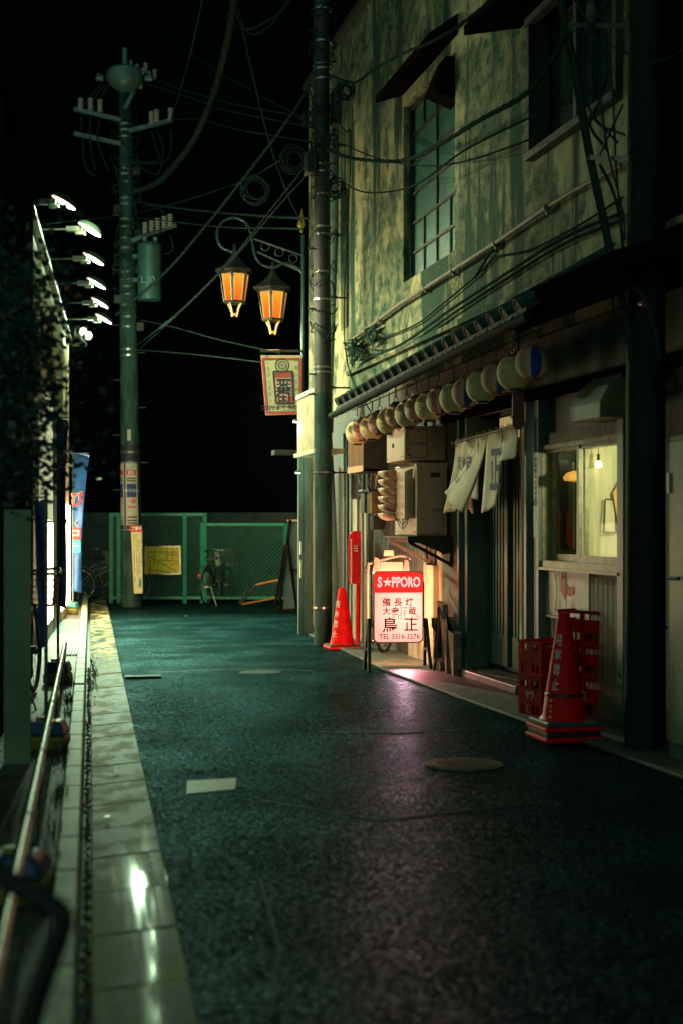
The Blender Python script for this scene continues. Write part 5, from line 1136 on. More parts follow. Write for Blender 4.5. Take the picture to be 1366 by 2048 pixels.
def bunch(cu, cv, n, sp2, label):
    m = MB()
    for i in range(n):
        pts = [PX(cu+random.gauss(0,sp2), cv+random.gauss(0,sp2*1.6), XW-.12+random.uniform(-.05,.05)) for _ in range(5)]; m.tube(smooth(pts, 5), random.choice([.006,.009,.012]), 5)
    tag(m.build('cable_tangle', M['cable']), label, 'cable tangle', 'cable tangles on the pub wall')
bunch(708, 695, 12, 9, 'dense black cable tangle on the wall above the far end of the tiled eave')
bunch(745, 668, 7, 8, 'smaller cable tangle where the conduit starts on the wall')
bunch(612, 235, 8, 8, 'cable tangle on the left side of the banded pole')
# ================================================================= GREEN FENCE, BOARD WALL, BICYCLES
DF = 26.8
def fz_(u, v, dd=0): return P(u, v, DF+dd)
def fence(u0, u1, vt, posts, label):
    a = fz_(u0, VY); b = fz_(u1, VY); zt_ = fz_(u0, vt).z; t = thing('chain_link_fence', label, 'fence', (a.x,a.y,0), 'green mesh fences at the end of the lane')
    for u in posts:
        q = fz_(u, VY); m = MB(); m.box((q.x-.035,q.y-.035,0), (q.x+.035,q.y+.035,zt_+.03)); m.build('post', M['green'], t, each=True)
    m = MB(); m.bar((a.x,a.y,zt_), (b.x,b.y,zt_), .05, .05); m.bar((a.x,a.y,.10), (b.x,b.y,.10), .05, .05); m.build('rail', M['green'], t)
    m = MB(); Ld = (b-a).length; dx = (b-a).normalized(); dx.z = 0; h = zt_-.12; s_ = .075; nn = int(Ld/s_)
    for sg in (1, -1):
        i = -int(h/s_)
        while i < nn+int(h/s_)+1:
            x0_ = i*s_; 
            # line goes up-right (sg=1) or up-left
            pA, pB = (x0_, 0), (x0_+sg*h, h)
            t0_, t1_ = 0.0, 1.0
            if sg == 1:
                t0_ = max(0, -x0_/h); t1_ = min(1, (Ld-x0_)/h)
            else:
                t0_ = max(0, (x0_-Ld)/h); t1_ = min(1, x0_/h)
            if t1_ > t0_:
                p = Vector((a.x,a.y,.11))+dx*(x0_+sg*h*t0_)+ZZ*h*t0_; q = Vector((a.x,a.y,.11))+dx*(x0_+sg*h*t1_)+ZZ*h*t1_
                m.tube([p, q], .0035, 3, False)
            i += 1
    m.build('mesh', M['green'], t); return t
fence(222, 410, 1029, (222,237,369,409), 'taller green chain-link fence panel behind the concrete utility pole')
fence(404, 575, 1049, (404,571), 'lower wider green chain-link fence panel right of the parked bicycle')
g_ = fz_(550,VY,-.02); 
# wall behind fence
m = MB(); a, b = P(-250,VY,29.5), P(660,VY,29.0); m.bar((a.x,a.y,.85), (b.x,b.y,.85), .15, 1.7); o = m.build('boundary_wall', mat('dark_block_wall', (.025,.050,.046), .8, 0, c2=(.012,.028,.026), ns=4, bump=.3, bs=20)); tag(o, 'long dark concrete boundary wall behind the green fences', 'wall')
m = MB(); a, b = P(150,VY,36), P(700,VY,34); m.bar((a.x,a.y,2.6), (b.x,b.y,2.6), 3, 5.2); tag(m.build('dark_house', mat('night_facade', (.002,.003,.003), .9, spec=.1)), 'dark house almost lost in the night behind the boundary wall', 'building')
# yellow map board
mb = thing('map_board', 'yellow street map board fixed to the taller green fence', 'map board', fz_(326,1148,-.08))
m = MB(); m.slab([fz_(293,1147,-.08), fz_(360,1147,-.08), fz_(359,1094,-.08), fz_(292,1094,-.08)], .012, -AX); m.build('board', mat('map_yellow', (.85,.66,.05), .6, 0, c2=(.75,.6,.05), ns=20), mb)
m = MB(); 
for a, b in (((291,1148),(361,1148)),((361,1148),(360,1093)),((360,1093),(291,1093)),((291,1093),(291,1148))): m.bar(fz_(*a,-.09), fz_(*b,-.09), .02, .025, up=AX)
m.build('frame', M['steel'], mb)
m = MB()
for a, b in (((295,1104),(358,1104)),((310,1096),(308,1130)),((322,1096),(323,1104)),((294,1110),(352,1142)),((334,1096),(334,1120)),((345,1096),(345,1118)),((315,1120),(357,1122)),((340,1130),(357,1126)),((300,1118),(300,1144)),((316,1125),(314,1144)),((295,1139),(340,1144)),((328,1108),(357,1110))): m.bar(fz_(*a,-.104), fz_(*b,-.104), .012, .002, up=AX)
m.build('map_streets', mat('map_line', (.16,.22,.03), .6), mb)
# bicycle (built along +x, wheels on z=0)
def bicycle(label, basket=True):
    t = thing('bicycle', label, 'bicycle', (0,0,0), 'bicycles parked at the lane'); R_ = .33; fx, rx = .53, -.53; AY = (0,1,0)
    for x_ in (fx, rx):
        m = MB(); m.ring((x_,0,R_), R_-.02, .018, AY, 36, 8); w_ = m.build('wheel', M['black'], t)
        m = MB(); m.ring((x_,0,R_), R_-.042, .009, AY, 32, 6); m.lathe([(.022,-.04),(.022,.04)], (x_,0,R_), 10, AY)
        for k_ in range(18): a = k_*math.pi*2/18; m.tube([(x_,.015*(-1)**k_,R_), (x_+math.cos(a)*(R_-.045),0,R_+math.sin(a)*(R_-.045))], .0016, 3, False)
        m.build('rim', M['steel'], w_)
        m = MB(); pts = [Vector((x_+math.cos(R(a))*(R_+.02),0,R_+math.sin(R(a))*(R_+.02))) for a in range(20 if x_ > 0 else 10, 175, 15)]; m.tube(pts, .022, 6); m.build('mudguard', M['steel'], t)
    m = MB(); hd_, hd2 = Vector((.34,0,.86)), Vector((.37,0,.74)); bb_ = Vector((-.06,0,.29)); stp = Vector((-.20,0,.72)); rw = Vector((rx,0,R_))
    m.tube([hd2, bb_], .018); m.tube([hd2+ZZ*.03, Vector((-.15,0,.52))], .014); m.tube([stp, bb_], .016)
    for s_ in (-.05,.05): m.tube([bb_+Vector((0,s_*.6,0)), rw+Vector((0,s_,0))], .009); m.tube([stp-ZZ*.08+Vector((0,s_*.3,0)), rw+Vector((0,s_,0))], .008); m.tube([hd2+Vector((0,s_*.6,-.02)), Vector((fx,s_,R_))], .010)
    m.tube([hd_+ZZ*.02, hd2-ZZ*.02], .02); m.build('frame', mat('bike_paint_'+str(len(bpy.data.materials)), (.10,.12,.11), .3, .6), t)
    m = MB(); m.tube([hd_, hd_+Vector((-.02,0,.12))], .012); m.tube(smooth([Vector((.12,-.27,.96)), Vector((.24,-.25,1.0)), Vector((.31,-.12,.99)), Vector((.32,0,.98)), Vector((.31,.12,.99)), Vector((.24,.25,1.0)), Vector((.12,.27,.96))], 4), .011, 8); m.build('handlebar', M['steel'], t)
    m = MB()
    for s_ in (-1,1): m.tube([(.06,s_*.272,.955), (.17,s_*.262,.975)], .017)
    m.build('grip', M['black'], t, each=True)
    m = MB(); m.hexa([(-.33,-.10,.80),(-.02,-.02,.81),(-.02,.02,.81),(-.33,.10,.80),(-.34,-.11,.86),(-.03,-.02,.85),(-.03,.02,.85),(-.34,.11,.86)]); m.tube([(-.20,0,.70),(-.22,0,.81)], .012); m.build('saddle', M['black'], t, bevel=.012)
    m = MB(); m.ring((-.06,0,.29), .08, .006, AY, 20, 5); m.tube([(-.06,.03,.29),(.05,.05,.16)], .008); m.tube([(-.06,-.03,.29),(-.17,-.05,.42)], .008); m.box((.02,.05,.145),(.10,.13,.17)); m.box((-.21,-.13,.41),(-.13,-.05,.43)); m.build('crankset', M['dark'], t)
    m = MB(); m.tube([(-.50,-.05,.70),(-.25,-.05,.70)], .007); 
    for s_ in (-.06,.06): m.tube([(-.78,s_,.70),(-.24,s_,.71)], .007); m.tube([(-.62,s_,.70),(rx,s_,R_)], .006)
    m.build('rear_rack', M['dark'], t)
    if basket:
        m = MB(); x0_, x1_, y_, z0_, z1_ = .40, .66, .17, .70, .95
        for k_ in range(6):
            zz = z0_+(z1_-z0_)*k_/5; e_ = .02*k_/5; c4 = [Vector((x0_-e_,-y_-e_,zz)), Vector((x1_+e_,-y_-e_,zz)), Vector((x1_+e_,y_+e_,zz)), Vector((x0_-e_,y_+e_,zz))]
            m.tube(c4+[c4[0]], .004 if k_ < 5 else .007, 4)
        for k_ in range(9):
            f_ = k_/8; xx = x0_+(x1_-x0_)*f_; yy = -y_+2*y_*f_
            for s_ in (-1,1): m.tube([(xx,s_*y_,z0_),(xx,s_*(y_+.02),z1_)], .003, 3); m.tube([(x0_ if s_ < 0 else x1_,yy,z0_),((x0_-.02) if s_ < 0 else x1_+.02,yy,z1_)], .003, 3)
            m.tube([(xx,-y_,z0_),(xx,y_,z0_)], .003, 3)
        m.build('basket', M['steel'], t)
    m = MB(); m.lathe([(.03,0),(.035,.03),(.01,.05)], (rx-.36,0,.55), 10, (-1,0,0)); m.build('reflector', M['redink'], t)
    m = MB(); m.tube([(rx,-.08,.33),(rx-.05,-.20,.0)], .008); m.build('kickstand', M['steel'], t)
    return t
bk = bicycle('bicycle with wire basket standing against the lower green fence'); q = PG(434,1208); bk.location = (q.x,q.y,0); bk.rotation_euler = (0,R(0),R(62))
for (u, v, rz, lab) in ((172,1202,4,'dark bicycle leftmost at the foot of the wall beyond the gutter'), (214,1205,6,'dark bicycle half hidden by the fence post left of the pole'), (312,1193,20,'bicycle behind the mesh below the yellow map board')):
    q = PG(u, v); copy_tree(bk, (q.x,q.y+.8 if u > 250 else q.y,0), R(rz), lab)
for o in [x for x in bpy.data.objects if x.parent == bk]: pass
# bicycle behind the lit sign
q = PG(775,1306); copy_tree(bk, (q.x+.22,q.y+.35,0), R(-122+360), 'bicycle with baskets parked right behind the lit sign')
# grey child seat standing behind the sign
cb = PG(780,1300); d_ = 15.0
def cs_(u, v, dd=0): return P(u, v, d_+dd)
t = thing('child_seat', 'grey moulded plastic child seat showing above the lit sign', 'child seat', cs_(780,1150))
mgp = mat('grey_plastic', (.30,.22,.18), .4)
m = MB()
for s_, ua, ub in ((1,745,762),(-1,806,820)):
    m.slab([cs_(ua,1148), cs_(ub,1148), cs_(ub-3,1118 if s_ > 0 else 1122), cs_(ua+5,1114 if s_ > 0 else 1118)], .05, AX)
    for k_ in range(7): m.bar(cs_(ua+3,1121+k_*4,-.01), cs_(ub-4,1121+k_*4,-.01), .006, .008)
m.slab([cs_(760,1148,.08), cs_(808,1148,.08), cs_(806,1124,.08), cs_(762,1124,.08)], .02, AX)
m.build('shell', mgp, t, bevel=.006)
m = MB(); m.tube(smooth([cs_(737,1290,.0), cs_(736,1200,0), cs_(737,1135,0), cs_(742,1127,0), cs_(752,1124,.1), cs_(800,1112,.1), cs_(822,1118,.1)], 4), .014); m.build('guard_rail', mgp, t)
m = MB(); m.slab([cs_(768,1112,.05), cs_(788,1112,.05), cs_(787,1101,.05), cs_(769,1101,.05)], .01, AX); m.build('headrest', M['cream'], t)
# standing red post box sign by the drainpipe
q = PG(714,1292); t = thing('extinguisher_box', 'red round-topped fire extinguisher box on a red post behind the single cone', 'extinguisher box', (q.x,q.y,0))
d_ = (q-CAM).dot(AX)
m = MB(); out = [P(698,1168,d_), P(722,1168,d_), P(722,1062,d_), P(706,1062,d_), P(700,1068,d_), P(697,1080,d_)]; m.slab(out, .12, AX); m.build('cabinet', M['red'], t, bevel=.01)
m = MB(); m.tube([P(717,1168,d_+.05), P(716,1292,d_+.05)], .028); m.build('post', M['red'], t, each=True)
m = MB(); m.tube([P(703,1168,d_-.02), P(703,1078,d_-.02)], .008); m.build('edge_strip', M['white'], t)
m = MB()
for v in (1092,1097,1102): m.bar(P(708,v,d_-.01), P(716,v,d_-.01), .01, .012)
m.build('print', M['white'], t, each=True)
# construction barrier at fence foot
t = thing('pipe_barrier', 'orange and white tubular barrier lying at the foot of the lower fence', 'barrier', PG(520,1210))
m = MB(); q0, q1, q2, q3 = P(511,1170,25.6), P(556,1160,25.6), P(480,1210,25.3), P(484,1209,25.3)
m.tube([q0, q1], .018); m.tube([P(484,1209,25.3), P(554,1196,25.6)], .018); m.build('orange_rail', mat('orange_paint', (.55,.20,.03), .4), t)
m = MB(); m.tube([q0, P(482,1208,25.3)], .018); m.tube([P(497,1175,25.5), P(478,1206,25.2)], .014); m.tube([P(556,1160,25.6), P(554,1198,25.6)], .018); m.build('white_leg', M['steel'], t)
# ================================================================= LEFT SIDE
LS = thing('shop_building', 'long pale shopfront on the left with lamp-lit metal fascia and white light columns', 'building', S(-.6,17))
A = (-.61, 13.3); B = (-.36, 23.9)
def Lx(y): return A[0]+(B[0]-A[0])*(y-A[1])/(B[1]-A[1])
mcorr = mat('corrugated_cream', (.16,.17,.10), .5, 0, c2=(.09,.10,.06), ns=5, stretch=(1,1,.4), bump=.1)
m = MB(); n_ = 160; vs = []
for i in range(n_+1):
    y = A[1]+(B[1]-A[1])*i/n_; x = Lx(y)-(.02 if i % 2 else 0); vs += [S(x,y,2.75), S(x,y,4.42)]
m.add(vs, [(2*i,2*i+2,2*i+3,2*i+1) for i in range(n_)]); m.build('metal_fascia', mcorr, LS)
m = MB(); m.hexa([S(-4,A[1],0), S(A[0]-.06,A[1],0), S(B[0]-.06,B[1],0), S(-4,B[1],0), S(-4,A[1],4.4), S(A[0]-.06,A[1],4.4), S(B[0]-.06,B[1],4.4), S(-4,B[1],4.4)]); m.build('wall', mat('shop_wall', (.07,.10,.085), .6, 0, c2=(.04,.055,.05), ns=3), LS)
m = MB(); m.bar(S(A[0]+.03,A[1],4.45), S(B[0]+.03,B[1],4.45), .08, .06); m.bar(S(A[0]+.01,A[1],2.74), S(B[0]+.01,B[1],2.74), .06, .05); m.build('cornice', M['steel'], LS)
m = MB(); m.box((B[0]-.10,B[1]+.01,0), (B[0]+.02,B[1]+.08,4.4), S); m.build('end_column', M['cream'], LS)
def lcol(u0, u1, v0, v1, name, mm, xo=.03):
    """vertical strip on the left front between two screen columns"""
    # y where the front is seen at column u
    def yy(u):
        lo_, hi_ = 9.0, 24.0
        for _ in range(40):
            md = (lo_+hi_)/2; p = S(Lx(md)+xo, md, 1)-CAM; uu = 683+F*p.dot(RX)/p.dot(AX)
            if uu < u: lo_ = md
            else: hi_ = md
        return lo_
    y0, y1 = yy(u0), yy(u1); d = (S(Lx(y0),y0,0)-CAM).dot(AX)
    z0_, z1_ = H+(VY-v1)*d/F, H+(VY-v0)*d/F; z0_ = max(z0_, .09)
    m = MB(); m.hexa([S(Lx(y0)-.05,y0,z0_), S(Lx(y0)+xo,y0,z0_), S(Lx(y1)+xo,y1,z0_), S(Lx(y1)-.05,y1,z0_), S(Lx(y0)-.05,y0,z1_), S(Lx(y0)+xo,y0,z1_), S(Lx(y1)+xo,y1,z1_), S(Lx(y1)-.05,y1,z1_)]); return m.build(name, mm, LS)
mlit = mat('lit_panel', (.8,.75,.65), .5, emis=(1,.70,.38), es=13)
mlit2 = mat('lit_panel_dim', (.6,.6,.45), .5, emis=(.7,.8,.45), es=.5)
lcol(92, 106, 1045, 1253, 'light_column', mlit); lcol(92, 106, 780, 1040, 'glass_column', mlit2); lcol(90, 107, 1256, 1290, 'column_base', M['pvc'])
lcol(124, 147, 1005, 1222, 'light_column', mlit, .04); lcol(123, 148, 1224, 1262, 'column_base', M['cream'], .045)
lcol(108, 122, 800, 1270, 'mullion', M['dark'], .035)
# arm lamps
mlens = mat('lamp_lens', (.2,.2,.2), .5, emis=(1,.60,.42), es=1.15)
M['lamparm'] = mat('lamp_arm_paint', (.09,.11,.07), .6)
mhood = mat('hood_metal', (.025,.055,.042), .6, spec=.2)
for i, (u, v, uroot) in enumerate(((130,404,72),(182,458,75),(190,517,92),(196,566,108),(203,605,120),(211,637,130))):
    d = [15.4,16.0,17.75,19.55,21.3,22.9][i]; c_ = P(u-6, v, d); ro = P(uroot, v+(12 if i == 0 else 2), d)
    lab = ['nearest arm lamp on the left shop, turned toward the street', 'second arm lamp from the near end of the left shop row', 'third arm lamp from the near end of the left shop row', 'fourth arm lamp from the near end of the left shop row', 'fifth arm lamp, last but one in the left shop row', 'farthest and smallest arm lamp in the left shop row'][i]
    t = thing('arm_lamp', lab, 'lamp', c_, 'arm lamps along the top of the left shop')
    ax = (c_-ro).normalized(); ax.z = 0; ax.normalize()
    m = MB(); m.tube([ro-ax*.12, c_-ax*.16], .012, 8); m.build('arm', M['lamparm'], t)
    m = MB(); m.bar(c_-ax*.24, c_-ax*.06, .07, .06); m.bar(c_-ax*.14-ZZ*.045, c_-ax*.03-ZZ*.045, .05, .04); m.build('socket', M['lamparm'], t, bevel=.008)
    # reflector hood: half ellipsoid opening down-left toward the shop
    m = MB(); nrm = (-ax*.52-ZZ*.82-AX*.22).normalized(); lx_ = (ax-nrm*ax.dot(nrm)).normalized(); ly_ = nrm.cross(lx_)
    vs = []; NN = 16; c0 = c_+ax*.02
    for j in range(6):
        a = j/5*math.pi/2
        for k_ in range(NN): b = 2*math.pi*k_/NN; vs.append(c0+(lx_*math.cos(b)*.16+ly_*math.sin(b)*.075)*math.cos(a)-nrm*.075*math.sin(a))
    m.add(vs, [(j*NN+k_, j*NN+(k_+1) % NN, (j+1)*NN+(k_+1) % NN, (j+1)*NN+k_) for j in range(5) for k_ in range(NN)], True); m.build('hood', mhood, t)
    m = MB(); m.slab([c0+lx_*math.cos(2*math.pi*k_/NN)*.153+ly_*math.sin(2*math.pi*k_/NN)*.069 for k_ in range(NN)], .012, nrm); m.build('lens', mlens, t)
    ld = bpy.data.lights.new('arm_lamp_light', 'POINT'); ld.energy = LAMP_W; ld.color = LAMP_C; ld.shadow_soft_size = .02
    lo = bpy.data.objects.new('arm_lamp_light', ld); lo.location = c0+nrm*.06; col.objects.link(lo)
    ls = bpy.data.lights.new('facade_fill_spot', 'SPOT'); ls.energy = 430; ls.color = (1, .94, .54); ls.shadow_soft_size = .03; ls.spot_size = R(146); ls.spot_blend = 1  # added spot at each lamp, turned across the lane to brighten the facade
    l2 = bpy.data.objects.new('facade_fill_spot', ls); l2.location = c0+nrm*.08+RX*.02; l2.rotation_euler = Vector((1, .10, -.05)).to_track_quat('-Z','Y').to_euler(); col.objects.link(l2)
# floodlight pair at the far end column
q = P(160,668,23.4); t = thing('floodlight', 'pair of bright floodlights clamped at the far end of the left shop', 'floodlight', q)
m = MB()
for (u, v) in ((150,662),(163,670)):
    c_ = P(u,v,23.4); m.lathe([(.04,-.12),(.09,-.06),(.10,.06)], c_, 14, (RX*.9-ZZ*.2-AX*.4))
m.tube([P(135,690,23.6), P(152,672,23.5)], .03); m.tube([P(145,690,23.6), P(170,688,23.4)], .04); m.build('housing', M['dark'], t)
m = MB()
for (u, v) in ((166,663),(176,671)): m.lathe([(.07,0),(.065,.02)], P(u,v,23.3), 12, (RX*.6-ZZ*.2-AX*.8))
m.build('lens', mlens, t)
ld = bpy.data.lights.new('floodlight_light', 'POINT'); ld.energy = 60; ld.color = (.8,1,.62); ld.shadow_soft_size = .03; lo = bpy.data.objects.new('floodlight_light', ld); lo.location = P(183,677,23.1); col.objects.link(lo)
ls = bpy.data.lights.new('floodlight_beam', 'SPOT'); ls.energy = 4200; ls.color = (.62,1,.62); ls.shadow_soft_size = .06; ls.spot_size = R(86); ls.spot_blend = .9
l2 = bpy.data.objects.new('floodlight_beam', ls); l2.location = P(183,677,23.1); l2.rotation_euler = (S(1.6,19.8,0)-l2.location).to_track_quat('-Z','Y').to_euler(); col.objects.link(l2)
# near dark building and post on the left
NB = thing('corner_building', 'dark near building at the left edge with block wall', 'building', S(-.7,9))
m = MB(); m.hexa([S(-3,9.4,0), S(-.55,9.4,0), S(-.50,13.2,0), S(-3,13.2,0), S(-3,9.4,4.15), S(-.55,9.4,4.15), S(-.50,13.2,4.15), S(-3,13.2,4.15)]); m.build('wall', mat('near_dark_wall', (.012,.022,.018), .6, 0, c2=(.006,.012,.010), ns=4, spec=0), NB)
m = MB(); m.hexa([S(-3,9.3,4.15), S(-.53,9.3,4.15), S(-.48,13.22,4.15), S(-3,13.22,4.15), S(-3,9.3,4.25), S(-.53,9.3,4.25), S(-.48,13.22,4.25), S(-3,13.22,4.25)]); m.build('parapet', M['nearblack'], NB)
m = MB(); q = PG(35,1528,.08); x_, y_ = q.dot(TR), q.dot(TS); m.box((x_-.075,y_,.08), (x_+.07,y_+.07,1.5), S); o = m.build('panel_post', mat('pale_green_post', (.20,.30,.19), .5, 0, c2=(.14,.22,.14), ns=2)); tag(o, 'wide pale green post at the left edge behind the blue flag', 'post')
# handrail
t = thing('handrail', 'wet steel handrail running low beside the kerb', 'handrail', S(-.22,5))
pA, pB = P(130,1288,12.2), None
rz_ = PG(130,1288,.42); rx_ = rz_.dot(TR); ry_ = rz_.dot(TS)
m = MB(); m.tube([S(rx_,2.2,.42), S(rx_,ry_,.42)], .019, 12); m.build('rail', M['steel'], t)
m = MB()
for y in (ry_-.02, ry_-3.0, ry_-6.2): m.tube([S(rx_-.02,y,.08), S(rx_,y,.41)], .014, 8)
m.build('post', M['steel'], t, each=True)
m = MB()
for y in (5.0,6.4,8.2,10.5): m.lathe([(.022,-.012),(.022,.012)], S(rx_,y,.42), 12, TS)
m.build('joint_ring', M['dark'], t, each=True)
# nobori flags with water-tank bases
mfl = []
def flagmat(name, c1, c2_, lo, hi): return mat(name, c1, .6, 0, c2=c2_, ns=5, stretch=(1,1,.7), lo=lo, hi=hi)
def flag(base, h_bot, h_top, wpx, lean, mm, label, tankm, tsize=(.26,.22,.17), writing=None, pole_r=.011, dirv=None, blabel=None):
    t = thing('banner_flag', label, 'flag', base, 'tall advertising flags on water bases'); dv = dirv or RX
    bt_ = Vector(base)
    m = MB(); w_, d_, h_ = tsize; m.box((-w_/2,-d_/2,0),(w_/2,d_/2,h_*.5), lambda x, y, z: bt_+RX*x+AX*y+ZZ*z); m.build('base_skirt', mat('yellow_base', (.28,.26,.02), .45) if 'yb' not in M else M['yb'], t, bevel=.02)
    m = MB(); m.hexa([bt_+RX*sx_*w_*k2/2+AX*sy_*d_*k2/2+ZZ*z_ for z_, k2 in ((h_*.5,1.0),(h_,.8)) for sx_, sy_ in ((-1,-1),(1,-1),(1,1),(-1,1))]); m.build('water_tank', tankm, t, bevel=.02)
    m = MB(); m.lathe([(.03,0),(.03,.02)], bt_+ZZ*h_+RX*-.03, 12); m.build('tank_cap', M['yb'], t)
    m = MB(); m.tube([bt_+ZZ*h_*.9, bt_+ZZ*(h_top+.05)], pole_r, 8); m.tube([bt_+ZZ*(h_top+.0), bt_+ZZ*h_top+dv*wpx], pole_r*.6, 6); m.build('pole', M['pvc'], t)
    nu, nv = 10, 24; vs = []
    for j in range(nv+1):
        tt = j/nv; z_ = h_top+(h_bot-h_top)*tt
        for i in range(nu+1):
            s_ = i/nu; wv = math.sin(s_*4+tt*5+lean*7)*.035*s_; bl = lean*tt*s_*.0
            wd = wpx*(1-.25*abs(math.sin(tt*2.6+lean*3)))*(1-.45*tt); vs.append(bt_+ZZ*(z_-s_*.03)+dv*(.01+s_*wd)+dv.cross(ZZ)*wv+AX*0)
    m = MB(); m.add(vs, [(j*(nu+1)+i, j*(nu+1)+i+1, (j+1)*(nu+1)+i+1, (j+1)*(nu+1)+i) for j in range(nv) for i in range(nu)], True); c_ = m.build('cloth', mm, t)
    s2 = c_.modifiers.new('solid', 'SOLIDIFY'); s2.thickness = .002
    if writing:
        for (ch, size, z_, off_, mm2, ox) in writing: text(ch, size, mm2, bt_+ZZ*z_+dv*(wpx*.45)-dv.cross(ZZ)*ox*(-1), dv, ZZ, t, off=off_, sx=.7)
    return t
M['yb'] = mat('yellow_base', (.28,.26,.02), .45, 0, c2=(.18,.17,.02), ns=8)
mtb = mat('blue_tank', (.015,.07,.20), .35, 0, c2=(.01,.05,.14), ns=8)
q = PG(92,1497,.08); 
t1 = flag(Vector((q.x,q.y,.08)), .62, 1.50, -.10, .4, flagmat('flag_blue_red', (.02,.06,.28), (.05,.03,.10), .45, .6), 'near dark blue flag with red lower end on a blue and yellow base', mtb, writing=None)
q = PG(116,1367,.08)
t2 = flag(Vector((q.x,q.y,.08)), .66, 2.25, .095, 1.3, flagmat('flag_navy', (.02,.08,.30), (.012,.04,.14), .4, .6), 'middle navy flag with red marking blowing in front of the white light column', mtb, tsize=(.22,.2,.19), writing=[('び',.26,1.75,.035,M['redink'],.06)])
q = PG(146,1228,.08)
t3 = flag(Vector((q.x,q.y,.08)), .35, 2.45, .24, 2.1, flagmat('flag_bright_blue', (.015,.13,.42), (.015,.06,.22), .4, .6), 'far bright blue flag with red and white writing', mat('cyan_tank', (.02,.22,.24), .4), tsize=(.16,.2,.18))
bq = Vector(t3['_o']); 
def f3(ch, size, u, v, mm2, off, dd): return text(ch, size, mm2, P(u, v, (bq-CAM).dot(AX)-.045-dd), RX, ZZ, t3, off=off, sx=.8)
f3('び', .24, 154, 1000, M['white'], .06, 0); f3('び', .24, 154, 1000, M['redink'], .02, .006); f3('4', .13, 153, 1047, M['white'], .05, 0); f3('4', .13, 153, 1047, M['ink'], .01, .006)
dq = (bq-CAM).dot(AX)-.05
m = MB(); m.slab([P(146,1079,dq), P(161,1079,dq), P(161,1056,dq), P(146,1056,dq)], .003, -AX); m.build('red_block', M['redink'], t3); m = MB(); m.slab([P(146,1105,dq), P(161,1105,dq), P(161,1081,dq), P(146,1081,dq)], .003, -AX); m.build('cyan_block', mat('cyan_print', (.02,.32,.36), .6), t3)
text('コ', .12, M['white'], P(152,1067,dq-.01), RX, ZZ, t3, off=.03); text('ー', .10, M['white'], P(152,1093,dq-.01), RX, ZZ, t3, off=.02)
q = PG(22,1800,.08)
t4 = thing('flag_base', 'blue and yellow flag base in the dark near the lower left corner', 'flag base', (q.x,q.y,.08)); bt_ = Vector((q.x,q.y,.08))
m = MB(); m.box((-.13,-.11,0),(.13,.11,.09), lambda x, y, z: bt_+RX*x+AX*y+ZZ*z); m.build('base_skirt', M['yb'], t4, bevel=.02); m = MB(); m.hexa([bt_+RX*sx_*.26*k2/2+AX*sy_*.22*k2/2+ZZ*z_ for z_, k2 in ((.09,1.0),(.17,.8)) for sx_, sy_ in ((-1,-1),(1,-1),(1,1),(-1,1))]); m.build('water_tank', mtb, t4, bevel=.02); m = MB(); m.lathe([(.03,0),(.03,.02)], bt_+ZZ*.17, 12); m.build('tank_cap', M['yb'], t4)
# bicycle on the left forecourt behind the first flag
q = PG(78,1415,.08); copy_tree(bk, (q.x-.12,q.y+.45,.08), R(80), 'bicycle on the left forecourt, its curved tyre showing behind the near flag')
# white grating at far kerb
c_ = PG(148,1300,.1); t = thing('floor_grating', 'white slatted grating lying behind the kerb near the far flag', 'grating', (c_.x,c_.y,.09))
m = MB()
for i in range(7): m.box((c_.dot(TR)-.10+i*.03,c_.dot(TS)-.5,.09), (c_.dot(TR)-.085+i*.03,c_.dot(TS)+.5,.105), S)
m.build('slats', M['cream'], t)
m = MB()
for yy in (-.5,0,.48): m.box((c_.dot(TR)-.10,c_.dot(TS)+yy,.082), (c_.dot(TR)+.095,c_.dot(TS)+yy+.02,.089), S)
m.build('crossbars', M['cream'], t)
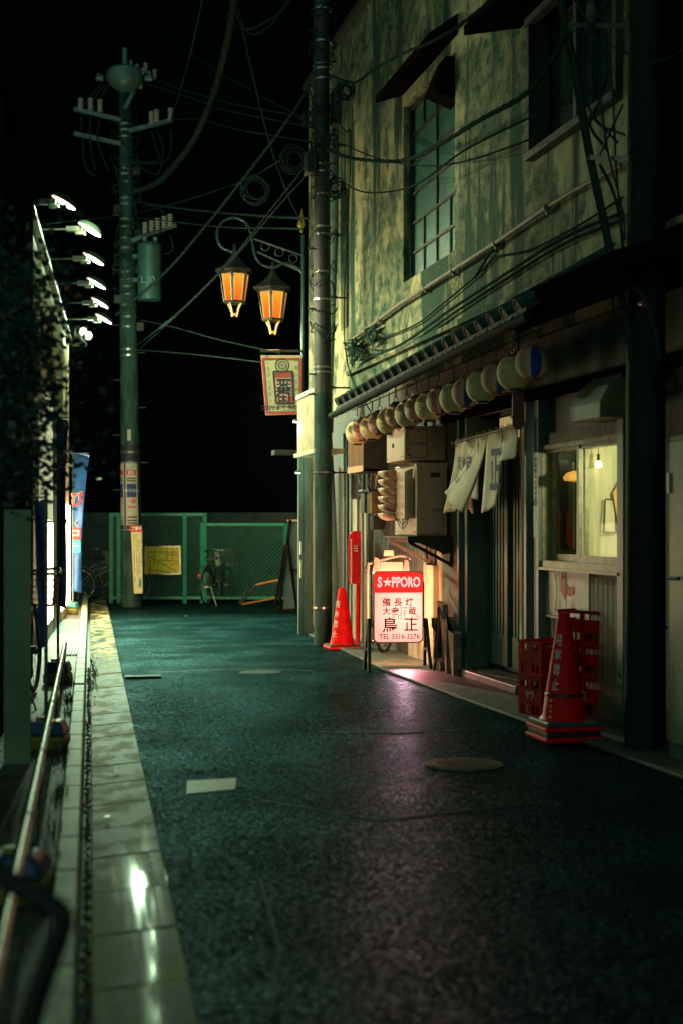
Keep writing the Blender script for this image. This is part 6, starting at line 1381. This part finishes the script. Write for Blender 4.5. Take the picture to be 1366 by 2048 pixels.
# black bent tube barrier close to the camera
def nt2(u, v, d): return P(u, v, d)
t = thing('tube_barrier', 'black bent tubular barrier very close at the lower left corner', 'barrier', PG(70,2100))
m = MB(); m.tube(smooth([nt2(-60,1690,2.5), nt2(10,1755,2.5), nt2(75,1795,2.5), nt2(118,1822,2.5), nt2(124,1850,2.5), nt2(100,1920,2.5), nt2(60,2040,2.5), nt2(20,2200,2.5)], 6), .020, 12); m.build('tube', M['black'], t)
m = MB(); g0 = nt2(20,2200,2.5); m.tube([g0, Vector((g0.x-.05,g0.y,.08))], .018); m.build('leg', M['black'], t)
# ================================================================= FOLIAGE at left edge
def tree(base, cr, n, label):
    t = thing('potted_tree' if 0 else 'tree', label, 'tree', base); b_ = Vector(base)
    m = MB(); m.tube([b_, b_+Vector((.03,.02,.8)), b_+Vector((-.02,.05,1.6)), b_+Vector((.02,0,2.4))], [.04,.035,.025,.012], 8)
    for k_ in range(22): z_ = random.uniform(1.4,2.3); a = random.uniform(0,6.28); l_ = random.uniform(.2,.42); m.tube([b_+ZZ*z_, b_+Vector((math.cos(a)*l_*.6,math.sin(a)*l_,z_+.15)), b_+Vector((math.cos(a)*l_,math.sin(a)*l_*1.4,z_+.2))], [.012,.008,.003], 5)
    m.build('trunk', M['wood'], t)
    m = MB()
    cl = [(Vector((min(.33, random.gauss(.16,.10)), random.gauss(0,.40), random.uniform(cr[0],cr[1]))), random.uniform(.05,.13)) for _ in range(n//22)]
    for c_, s_ in cl:
        for i in range(22):
            p = b_+c_+Vector((random.gauss(0,s_), random.gauss(0,s_), random.gauss(0,s_))); a = Vector((random.uniform(-1,1), random.uniform(-1,1), random.uniform(-.9,.3))).normalized(); sd = a.cross(Vector((random.uniform(-1,1),random.uniform(-1,1),random.uniform(-1,1)))).normalized(); l_ = random.uniform(.03,.055)
            m.add([p, p+a*l_*.4+sd*l_*.32, p+a*l_, p+a*l_*.45-sd*l_*.32], [(0,1,2,3)])
    m.build('crown', mleaf, t)
fb = P(-40,VY,6.6); fb.z = .08
tree(fb, (1.52,2.55), 3400, 'dark small-leaved tree leaning in at the left edge of the picture')
for o in bpy.data.objects:
    if '_o' in o: del o['_o']
